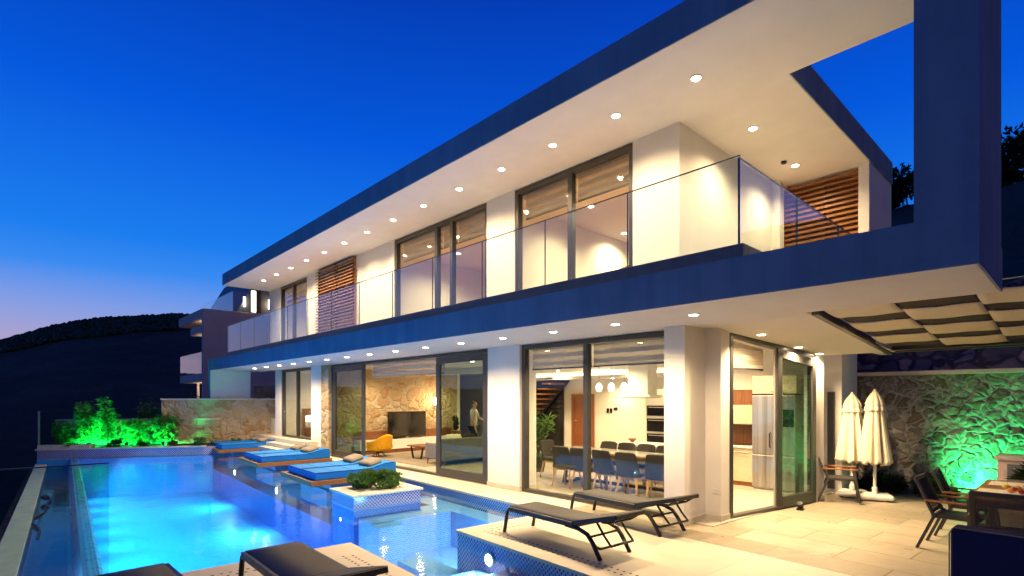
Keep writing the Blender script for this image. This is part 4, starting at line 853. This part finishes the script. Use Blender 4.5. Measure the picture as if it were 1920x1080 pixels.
# stair
st=thing('staircase','open timber staircase with dark steel stringer at the back of the dining room','staircase',(-15.0,14.3,0))
for i in range(8): MB().box(.0+.22*i,-.1,1.20+.19*i,.34+.22*i,.85,1.255+.19*i).build('tread',TEAKY,st,bevel=.004)
m=MB(); m.bar((-.3,.86,.75),(1.75,.86,2.55),.05,.24); m.build('stringer',FRAMEB,st)
rc=thing('red_armchair','deep red velvet armchair below the timber staircase','armchair',(-14.25,13.7,0),R(150))
MB().box(-.4,-.35,.14,.4,.35,.42).build('seat',REDF,rc,bevel=.05,seg=3); MB().box(-.42,-.48,.14,.42,-.30,1.0).build('backrest',REDF,rc,bevel=.06,seg=3)
for s in (-1,1): MB().box(s*.47-.07,-.40,.14,s*.47+.07,.33,.62).build('armrest',REDF,rc,bevel=.05,seg=3)
for sx in (-1,1):
    for sy in (-1,1): MB().tube([(sx*.34,sy*.28,.15),(sx*.38,sy*.31,0)],[.02,.013],7).build('leg',WALNUT,rc)
pl=shrub('potted_plant','tall leafy green plant in a dark pot behind the dining room glass','potted plant',(-9.35,9.6,.42),.34,.34,1.15,230,.24,LEAFB,None,.2,0,9)
m=MB(); m.lathe([(.13,-.42),(.17,-.2),(.19,.02),(.17,.03),(.12,-.02)],20); m.build('pot',BLACKM,pl,smooth=True)
# living room
tv=thing('television','large black flat television on a white media cabinet','television',(-16.05,9.22,.46),0)
MB().box(-.03,0,.06,.03,1.50,.92).build('body',BLACKM,tv,bevel=.006); MB().box(.031,.02,.085,.036,1.48,.90).build('screen',BLACKG,tv); MB().box(-.08,.35,0,.10,1.15,.012).box(-.015,.7,.012,.015,.8,.06).build('stand',STEEL,tv)
mc=thing('media_cabinet','long white media cabinet with walnut back panel under the television','cabinet',(-16.29,7.8,0)); MB().box(0.02,.3,.14,.46,4.2,.45).build('cabinet',WHITEP,mc,bevel=.005); MB().box(.0,.3,.455,.03,4.2,.72).build('back_panel',WALNUT,mc); MB().box(.04,.4,0,.40,4.1,.138).build('plinth',WALNUT,mc)
ya=thing('yellow_armchair','mustard yellow armchair on a spider base in the living room','armchair',(-15.05,8.35,0),R(105)); ya.scale=(.86,.86,.86)
m=MB(); m.box(-.36,-.34,.30,.36,.34,.46); m.build('seat',YELF,ya,bevel=.05,seg=3)
o=MB().grid(20,6,lambda u,v:(.42*math.sin((u-.5)*PI*1.25)*(1+.05*v),-.40*math.cos((u-.5)*PI*1.25)*(1+.12*v)+.02,.26+(.30+.28*math.cos((u-.5)*PI*1.1)**2)*v)).build('shell',YELF,ya,smooth=True); so=o.modifiers.new('thick','SOLIDIFY'); so.thickness=.08; so.offset=0
for i in range(5): a=2*PI*i/5; MB().tube([(0,0,.24),(.28*math.cos(a),.28*math.sin(a),.03),(.34*math.cos(a),.34*math.sin(a),0)],[.022,.016,.012],7).build('leg',WALNUT,ya)
gsf=thing('grey_sofa','grey fabric sofa with its back towards the pool','sofa',(-11.72,8.42,0))
MB().box(-.16,0,.16,.0,2.7,.74).build('backrest',SOFAF,gsf,bevel=.04,seg=3); MB().box(-.95,.12,.16,-.162,2.58,.44).build('seat',SOFAF,gsf,bevel=.04,seg=3)
for y0,y1 in ((0,.118),(2.582,2.7)): MB().box(-.93,y0,.16,-.162,y1,.60).build('armrest',SOFAF,gsf,bevel=.04,seg=3)
for x in (-.85,-.06):
    for y in (.06,2.62): MB().tube([(x,y,.17),(x,y-.03,0)],[.024,.014],8).build('leg',TEAK,gsf)
for i,(y,c,nm) in enumerate(((.55,CREAMF,'pale'),(1.05,DARKF,'dark'),(1.9,CREAMF,'pale striped'))):
    q=thing('sofa_cushion',('pale cushion at the near end of the grey sofa','dark cushion between the pale ones on the grey sofa','pale cushion towards the far end of the grey sofa')[i],'cushion',(-12.02,8.42+y,.66),R(90),'cushions on the grey sofa'); m=MB(); m.m=Matrix.Rotation(R(65),4,'X'); m.grid(20,10,lambda u,v:pf(u,v)); m.build('cover',c,q,smooth=True)
cf=thing('coffee_table','low dark timber coffee table with steel frame in front of the sofa','coffee table',(-13.7,9.1,0)); MB().box(-.4,-.35,.38,.4,.75,.42).build('top',WALNUT,cf,bevel=.005)
for y in (-.25,.65): MB().bar((-.32,y,.38),(-.2,y,.0),.04).bar((.32,y,.38),(.2,y,0),.04).bar((-.2,y,.02),(.2,y,.02),.04).build('leg',BLACKM,cf)
rg=struct(MB().box(-15.3,8.0,.013,-12.0,11.2,.028).build('rug',GREYF)); del rg['kind']; tag(rg,'grey brown rug on the living room floor','rug')
wl=thing('wall_lamp','bright cylindrical wall lamp on the warm stone wall right of the television','wall lamp',(-16.2,11.25,1.72)); m=MB(); m.lathe([(.05,-.14),(.055,-.13),(.055,.13),(.05,.14)],16); m.build('shade',E_BULB,wl); MB().box(-.1,-.03,-.04,-.05,.03,.04).build('bracket',STEEL,wl); lamp('POINT',(.12,0,0),30,L_IN,wl,.06)
pv=shrub('potted_plant','spiky green plant in a walnut pot beside the television','potted plant',(-16.0,12.05,.62),.16,.16,.42,120,.2,LEAFD,None,1.4,0,3); MB().box(-.13,-.13,-.62,.13,.13,.0).build('pot',WALNUT,pv,bevel=.01)
dw=part(MB().box(-17.6,15.2,.45,-15.75,15.295,1.95),'dark_window_or_recess',BLACKG)
# bedroom
bd=thing('bed','bed with white linen and walnut headboard seen through the bedroom window','bed',(-19.6,9.05,.43),R(90)); MB().box(-.85,-1.0,.02,.85,1.0,.30).build('base',WALNUT,bd,bevel=.01); MB().box(-.83,-.98,.301,.83,.98,.52).build('mattress',CREAMF,bd,bevel=.05,seg=3); MB().box(-.9,1.02,.0,.9,1.10,1.0).build('headboard',WALNUT,bd,bevel=.01)
for s in (-1,1): m=MB(); m.m=Matrix.Translation((s*.4,.72,.62)); m.grid(20,10,lambda u,v:pf(u,v)); m.build('pillow',WHITEPL,bd,smooth=True)
ns=thing('nightstand','small dark nightstand by the bedroom window','nightstand',(-19.25,7.85,.43)); MB().box(-.22,-.2,.02,.22,.2,.34).build('body',WALNUT,ns,bevel=.006); MB().box(-.20,-.212,.05,.20,-.201,.30).build('drawer',WALNUT,ns,bevel=.004)
tl=thing('table_lamp','white shaded table lamp glowing on the nightstand','table lamp',(-19.25,7.85,.77)); MB().tube([(0,0,0),(0,0,.26)],.012,8).build('stem',STEEL,tl); m=MB(); m.lathe([(.06,0),(.06,.015)],14); m.build('foot',STEEL,tl); m=MB(); m.lathe([(.13,.22),(.11,.44)],18); m.build('shade',E_WALL,tl); lamp('POINT',(0,0,.55),10,L_IN,tl,.05)
# upstairs
mi=thing('standing_mirror','tall standing mirror in a walnut frame in the right upstairs bedroom','mirror',(-6.75,9.8,zT+.03),R(-22)); m=MB(); m.box(-.62,0,0,-.54,.05,1.42).box(.54,0,0,.62,.05,1.42).box(-.54,0,1.34,.54,.05,1.42).box(-.54,0,0,.54,.05,.08); m.build('frame',DOORW,mi,bevel=.005); MB().box(-.54,.02,.08,.54,.03,1.34).build('mirror_glass',STEEL,mi)
wd=thing('wardrobe','blue grey wardrobe in the middle upstairs bedroom','wardrobe',(-10.6,11.4,zT+.03)); MB().box(-.6,0,0,.6,.6,1.9).build('body',GREYWALL,wd,bevel=.006); 
for s in (-1,1): d=MB().box(min(s*.01,s*.59),-.02,.04,max(s*.01,s*.59),-.001,1.86).build('door',GREYWALL,wd,bevel=.004)
fm=thing('picture_frame','tall dark wooden frame leaning inside the middle upstairs window','frame',(-8.9,8.1,zT+.03),R(20)); m=MB(); m.box(-.4,0,0,-.34,.04,1.75).box(.34,0,0,.4,.04,1.75).box(-.34,0,1.69,.34,.04,1.75).box(-.34,0,0,.34,.04,.06); m.build('frame',DOORW,fm,bevel=.004); MB().box(-.34,.015,.06,.34,.02,1.69).build('panel',PAINT,fm)
# ================================================================ PERSON standing behind the sofa
SKIN=mat('skin',(.55,.33,.23),.5,0,.4,20,.05); TEE=fabric('white_cotton',(.62,.60,.56),.9); JEAN=fabric('dark_denim',(.03,.035,.06),.9); HAIR=mat('dark_hair',(.03,.02,.015),.6)
pr_=thing('person','person in white t-shirt and dark trousers standing with one arm out in the living room','person',(-13.35,10.75,.013),R(-60))
def skinned(name,m,vs,es,rs,parent,root=0):
    me=bpy.data.meshes.new(name); me.from_pydata(vs,es,[]); o=bpy.data.objects.new(name,me); COL.objects.link(o); o.parent=parent; me.materials.append(m)
    s=o.modifiers.new('skin','SKIN'); s.use_smooth_shade=True
    for i,r in enumerate(rs): me.skin_vertices[0].data[i].radius=r if isinstance(r,tuple) else (r,r)
    for i in range(len(vs)): me.skin_vertices[0].data[i].use_root=(i==root)
    sb=o.modifiers.new('sub','SUBSURF'); sb.levels=2; sb.render_levels=2; return o
vs=[(0,0,.92),(0,0,1.10),(0,-.01,1.30),(0,-.01,1.44),(0,.0,1.50),(0,.02,1.58),(0,.025,1.66),(0,.01,1.71),
    (.09,0,.88),(.10,.01,.48),(.10,-.03,.08),(.10,.10,.04),(-.09,0,.88),(-.10,.01,.48),(-.10,-.03,.08),(-.10,.10,.04),
    (.17,-.01,1.40),(.23,.02,1.14),(.22,.12,.92),(.22,.15,.84),(-.17,-.01,1.40),(-.26,.08,1.17),(-.30,.28,1.05),(-.31,.36,1.03)]
es=[(0,1),(1,2),(2,3),(3,4),(4,5),(5,6),(6,7),(0,8),(8,9),(9,10),(10,11),(0,12),(12,13),(13,14),(14,15),(3,16),(16,17),(17,18),(18,19),(3,20),(20,21),(21,22),(22,23)]
rs=[(.15,.10),(.13,.09),(.15,.10),(.10,.07),.05,(.068,.08),(.07,.088),(.045,.055),(.085,.085),.055,.038,(.04,.03),(.085,.085),.055,.038,(.04,.03),.055,.042,.03,(.035,.02),.055,.042,.03,(.035,.02)]
for side,px,pd in (((.22,.15,.84),.22,(0,.25,-1)),((-.31,.36,1.03),-.31,(0,1,-.2))):
    b=19 if px>0 else 23; d=Vector(pd).normalized()
    for k,ln in ((-1.5,.065),(-.5,.075),(.5,.07),(1.5,.055)):
        n0=len(vs); base=Vector(side)+d*.05+Vector((.017*k,0,0)); vs+= [tuple(base),tuple(base+d*ln*.5),tuple(base+d*ln+Vector((0,.0,-.015)))]; es+=[(b,n0),(n0,n0+1),(n0+1,n0+2)]; rs+=[.010,.009,.008]
    n0=len(vs); base=Vector(side)+Vector((-.03 if px>0 else .03,.01,.0)); vs+=[tuple(base),tuple(base+d*.05)]; es+=[(b,n0),(n0,n0+1)]; rs+=[.011,.009]
body=skinned('body',SKIN,vs,es,rs,pr_)
skinned('t_shirt',TEE,[(0,0,.90),(0,0,1.10),(0,-.01,1.30),(0,-.01,1.44),(.17,-.01,1.405),(.215,.01,1.22),(-.17,-.01,1.405),(-.235,.05,1.24)],[(0,1),(1,2),(2,3),(3,4),(4,5),(3,6),(6,7)],[(.17,.12),(.15,.105),(.17,.115),(.11,.08),.072,.065,.072,.065],pr_)
skinned('trousers',JEAN,[(0,0,.95),(.09,0,.88),(.10,.01,.48),(.10,-.02,.12),(-.09,0,.88),(-.10,.01,.48),(-.10,-.02,.12)],[(0,1),(1,2),(2,3),(0,4),(4,5),(5,6)],[(.155,.105),.098,.07,.056,.098,.07,.056],pr_)
skinned('hair',HAIR,[(0,-.02,1.64),(0,-.005,1.70),(0,.01,1.735)],[(0,1),(1,2)],[(.076,.075),(.075,.085),(.05,.06)],pr_)
m=MB(); 
for s in (-1,1): m.m=Matrix.Translation((s*.03,.108,1.645)); m.lathe([(.003,-.008),(.010,0),(.003,.008)],8)
m.m=None; m.build('eye',BLACKM,pr_); m=MB(); m.m=Matrix.Translation((0,.112,1.615)); m.lathe([(.012,-.018),(.010,0),(.004,.03)],8); m.build('nose',SKIN,pr_); MB().box(-.022,.095,1.575,.022,.106,1.585).build('mouth',mat('lips',(.42,.16,.13),.5),pr_)
# ================================================================ NEIGHBOURING VILLA
nb=thing('neighbour_villa','grey neighbouring villa with glass balconies beyond the stone wall','house',(-32,7.4,0))
MB().box(-.32,-.03,-4,0,9,6.60).build('side_wall',GREYWALL,nb,bevel=.02)
MB().box(-6.5,1.7,-4,-.322,9,6.58).build('body',GREYWALL,nb,bevel=.02)
for z0,z1,x0,nm in ((6.10,6.61,-5.6,'balcony_slab'),(5.35,5.72,-2.7,'balcony_slab'),(2.71,3.15,-5.3,'balcony_slab')):
    o=MB().box(x0,-.06,z0,-.322,1.69,z1).build(nm,GREYWALL,nb,bevel=.02)
    MB().box(x0+.08,.05,z0-.014,-.40,1.6,z0-.002).build('soffit',SOFFIT,o)
for p in ((-.9,.7,6.08),(-1.0,.7,5.33),(-1.0,.6,2.69),(-2.2,.6,2.69)):
    m=MB(); m.lathe([(.07,.0),(.06,-.02)],14,p); m.build('downlight',E_DOWN,nb); lamp('POINT',(p[0]-.6,p[1],p[2]-.35),16,L_WARM,nb,.05)
MB().box(-5.3,-.04,3.16,-.34,-.025,4.3).build('railing_panel',RAILG,nb); MB().box(-5.3,-.02,3.16,-5.285,1.6,4.3).build('railing_panel',RAILG,nb)
MB().box(-7,1.42,6.60,-.03,1.435,7.72).build('railing_panel',RAILG,nb); MB().box(-.03,1.44,6.601,-.015,2.3,7.72).build('railing_panel',RAILG,nb)
MB().box(-2.9,.3,-4,-2.78,.42,2.70).build('post',GREYWALL,nb)
pv_=MB().extrude_x([(1.65,6.602),(9,6.602),(9,9.4),(3.2,9.4)],-8.5,-.25).build('penthouse',KERB,nb,bevel=.01)
MB().box(-.249,2.35,6.65,-.21,2.95,8.0).build('window',FRAME,pv_); MB().box(-.209,2.43,6.7,-.203,2.68,7.9).build('pane',E_WALL,pv_)
for y in (2.02,3.38): MB().box(-.249,y,6.95,-.17,y+.10,7.5).build('wall_lamp',E_WALL,nb); lamp('POINT',(.05,y+.05,7.2),10,L_WARM,nb,.05)
# ================================================================ LAND
def ground(x,y):
    # valley to the left, wooded ridge beyond it, steep slope behind the house
    d=math.hypot(x,y); h=-5.0
    t=max(0,min(1,(d-60)/280)); 
    az=math.degrees(math.atan2(-x,y))                 # 0 = straight into the house, 90 = along the pool
    KN=((0,40),(40,46),(79,43.5),(84,38.5),(87.6,33),(91,25),(97,14),(110,8),(180,6),(400,6)); aa=az if az>=0 else 360+az
    for (a0,h0),(a1,h1) in zip(KN,KN[1:]):
        if a0<=aa<=a1: ridge=h0+(h1-h0)*(aa-a0)/(a1-a0); break
    ridge+=1.5*noise.noise(Vector((x*.02,y*.02,0)))
    h+=-14*math.exp(-((d-70)/45)**2)+ (ridge+5)*t*t*(3-2*t)
    s=y-14.5+.15*(x+3)
    if s>0 and d<140:
        f=max(0,min(1,(x+60)/40)); h2=2.2+s*.43-max(0,s-30)*.3+.5*noise.noise(Vector((x*.3,y*.3,2))); h=max(h,h2*f+h*(1-f))
    if d<13 and y<12.5: h=min(h,-5)
    return h+(.8*noise.noise(Vector((x*.07,y*.07,1))) if d>30 else 0)
vs=[];fs=[]; rr=[0]+[6*1.085**i for i in range(64)]; na=150
for r in rr:
    for k in range(na): a=2*PI*k/na; x,y=r*math.cos(a),r*math.sin(a); vs.append((x,y,ground(x,y)))
for i in range(len(rr)-1):
    for k in range(na): k2=(k+1)%na; fs.append((i*na+k,i*na+k2,(i+1)*na+k2,(i+1)*na+k))
g=MB(); g.v=vs; g.f=fs; struct(g.build('hillside',HILLM,smooth=True))
sl=struct(MB().grid(60,16,lambda u,v:(-6+16*u,13.23+1.9*v,2.1+2.2*v+.16*noise.noise(Vector((u*38,v*9,0)))+.10*noise.noise(Vector((u*90,v*20,3))))).build('rock_slope',SLOPEM))
# woods on the far ridge: too many to count
m=MB()
for i in range(9000):
    az=random.uniform(48,100); d=random.uniform(230,352); a=R(az); x,y=-d*math.sin(a),d*math.cos(a); z=ground(x,y); r=random.uniform(.6,1.3)
    m.m=Matrix.Translation((x,y,z+r*.4))@Matrix.Rotation(random.uniform(0,6),4,'Z')@Matrix.Diagonal((1,random.uniform(.8,1.2),random.uniform(.7,1.1),1)); m.lathe([(r*.6,-r*.6),(r,0),(r*.75,r*.6),(r*.2,r)],6)
m.m=None; struct(m.build('woodland',LEAFD),'stuff')
# bushes on the slope behind the house
def tree(label,loc,h,r,n,m,grp):
    t=thing('hill_tree',label,'tree',loc,random.uniform(0,6),grp); s=MB(); f=MB(); s.tube([(0,0,-.4),(.05*h,0,h*.35),(.02*h,.03*h,h*.6)],[.06*h*.5,.04*h*.5,.02*h*.5],7)
    cl=[]
    for i in range(7):
        a=random.uniform(0,2*PI); q=random.uniform(.3,.8)*r; c=(q*math.cos(a),q*math.sin(a),h*random.uniform(.4,.88)); cl.append((c,r*random.uniform(.35,.55))); s.tube([(.03*h,0,h*.35),c],[.02*h*.5,.006*h],5)
    for i in range(n):
        c,rad=random.choice(cl); d=Vector((random.gauss(0,1),random.gauss(0,1),random.gauss(0,.8))).normalized()*rad*random.uniform(.55,1.05)
        f.leaf(Vector(c)+d,(d.x+random.gauss(0,.3),d.y+random.gauss(0,.3),d.z+random.gauss(0,.3)),(random.random(),0,1),.34*random.uniform(.6,1.3),.2)
    s.build('trunk',BARK,t); f.build('crown',m,t); return t
def onhill(u,d,dx=0):
    rx=((u-960)/1005.5); x=-.7325*d+.6807*rx*d; y=.6807*d+.7325*rx*d; return (x,y,ground(x,y))
for u,d,h,r,lab in ((1702,37,2.0,1.5,'rounded dark tree on the hilltop seen just left of the white column'),(1655,39,1.5,1.2,'dark bush on the hill behind the rear end of the roof'),(1893,35,2.4,1.7,'dark tree on the hilltop right of the white column'),(1935,33,3.0,1.8,'taller dark tree at the right edge of the photo'),(1868,40,1.6,1.4,'low dark bush on the ridge directly behind the white column')):
    tree(lab,onhill(u,d),h,r,1500,LEAFD,'trees on the hill behind the house')
cb=thing('overhead_cable','thin pale overhead cable running past the white column','cable',(-.6,12.4,3.9)); m=MB(); m.tube([(-2,0,-.05),(.5,0,.0),(3,0,.12)],.012,6); m.build('wire',STEEL,cb)
# ================================================================ SKY, CAMERA, RENDER
wd_=bpy.data.worlds.new('World'); SC.world=wd_; wd_.use_nodes=True; nt=wd_.node_tree; nt.nodes.clear()
def wn(t): return nt.nodes.new(t)
out=wn('ShaderNodeOutputWorld'); bg=wn('ShaderNodeBackground'); tc=wn('ShaderNodeTexCoord'); sp=wn('ShaderNodeSeparateXYZ'); nt.links.new(tc.outputs['Generated'],sp.inputs[0])
rp=wn('ShaderNodeValToRGB'); cr=rp.color_ramp
stops=[(0,(.17,.30,.66)),(.05,(.15,.33,.78)),(.12,(.085,.33,.90)),(.24,(.010,.205,.86)),(.42,(.001,.098,.72)),(.60,(.001,.045,.46)),(.75,(.001,.016,.20)),(1,(.001,.010,.12))]
while len(cr.elements)<len(stops): cr.elements.new(.5)
for e,(p,c) in zip(cr.elements,stops): e.position=p; e.color=(*c,1)
nt.links.new(sp.outputs[2],rp.inputs[0])
# afterglow low over the valley
dt_=wn('ShaderNodeVectorMath'); dt_.operation='DOT_PRODUCT'; dt_.inputs[1].default_value=(-.985,-.10,.0); nt.links.new(tc.outputs['Generated'],dt_.inputs[0])
r2=wn('ShaderNodeValToRGB'); r2.color_ramp.elements[0].position=.80; r2.color_ramp.elements[0].color=(0,0,0,1); r2.color_ramp.elements[1].position=1; r2.color_ramp.elements[1].color=(1,1,1,1); nt.links.new(dt_.outputs['Value'],r2.inputs[0])
r3=wn('ShaderNodeValToRGB'); r3.color_ramp.elements[0].position=.05; r3.color_ramp.elements[0].color=(1,1,1,1); r3.color_ramp.elements[1].position=.19; r3.color_ramp.elements[1].color=(0,0,0,1); nt.links.new(sp.outputs[2],r3.inputs[0])
ml=wn('ShaderNodeMath'); ml.operation='MULTIPLY'; nt.links.new(r2.outputs[0],ml.inputs[0]); nt.links.new(r3.outputs[0],ml.inputs[1])
mx=wn('ShaderNodeMix'); mx.data_type='RGBA'; nt.links.new(ml.outputs[0],mx.inputs[0]); nt.links.new(rp.outputs[0],mx.inputs[6]); mx.inputs[7].default_value=(.52,.37,.52,1)
sky=wn('ShaderNodeTexSky'); sky.sky_type='NISHITA'; sky.sun_disc=False; sky.sun_elevation=R(-4); sky.sun_rotation=R(-95)
ad=wn('ShaderNodeMix'); ad.data_type='RGBA'; ad.blend_type='ADD'; ad.inputs[0].default_value=.02; nt.links.new(mx.outputs[2],ad.inputs[6]); nt.links.new(sky.outputs[0],ad.inputs[7])

# faint mauve belt low in the eastern sky, opposite the afterglow
d3=wn('ShaderNodeVectorMath'); d3.operation='DOT_PRODUCT'; d3.inputs[1].default_value=(.97,.22,0); nt.links.new(tc.outputs['Generated'],d3.inputs[0])
r4=wn('ShaderNodeValToRGB'); r4.color_ramp.elements[0].position=.15; r4.color_ramp.elements[0].color=(0,0,0,1); r4.color_ramp.elements[1].position=.8; nt.links.new(d3.outputs['Value'],r4.inputs[0])
r5=wn('ShaderNodeValToRGB'); r5.color_ramp.elements[0].position=.2; r5.color_ramp.elements[0].color=(1,1,1,1); r5.color_ramp.elements[1].position=.6; r5.color_ramp.elements[1].color=(0,0,0,1); nt.links.new(sp.outputs[2],r5.inputs[0])
m4=wn('ShaderNodeMath'); m4.operation='MULTIPLY'; nt.links.new(r4.outputs[0],m4.inputs[0]); nt.links.new(r5.outputs[0],m4.inputs[1])
mb=wn('ShaderNodeMix'); mb.data_type='RGBA'; nt.links.new(m4.outputs[0],mb.inputs[0]); nt.links.new(ad.outputs[2],mb.inputs[6]); mb.inputs[7].default_value=(.46,.31,.42,1)
nt.links.new(mb.outputs[2],bg.inputs[0]); 
d2=wn('ShaderNodeVectorMath'); d2.operation='DOT_PRODUCT'; d2.inputs[1].default_value=(-.73,.68,0); nt.links.new(tc.outputs['Generated'],d2.inputs[0])
mr=wn('ShaderNodeMapRange'); mr.interpolation_type='SMOOTHSTEP'
for q,v in ((1,-.6),(2,.35),(3,.40),(4,1.0)): mr.inputs[q].default_value=v
nt.links.new(d2.outputs['Value'],mr.inputs[0]); nt.links.new(mr.outputs[0],bg.inputs[1]); nt.links.new(bg.outputs[0],out.inputs[0])
cd=bpy.data.cameras.new('camera'); cam=bpy.data.objects.new('camera',cd); COL.objects.link(cam); SC.camera=cam
cam.location=(0,0,1.85); cam.rotation_euler=(R(90),0,.82201); cd.sensor_width=36; cd.lens=1005.5/1920*36; cd.shift_y=(745.7-540)/1920; cd.clip_start=.05; cd.clip_end=4000
vs_=SC.view_settings; vs_.view_transform='Standard'; vs_.look='None'; vs_.exposure=0; vs_.gamma=1; vs_.use_curve_mapping=False
cy=SC.cycles; cy.use_denoising=True; cy.max_bounces=8; cy.diffuse_bounces=4; cy.glossy_bounces=4; cy.transmission_bounces=6; cy.transparent_max_bounces=24; cy.caustics_reflective=False; cy.caustics_refractive=False; cy.sample_clamp_indirect=4; cy.sample_clamp_direct=40
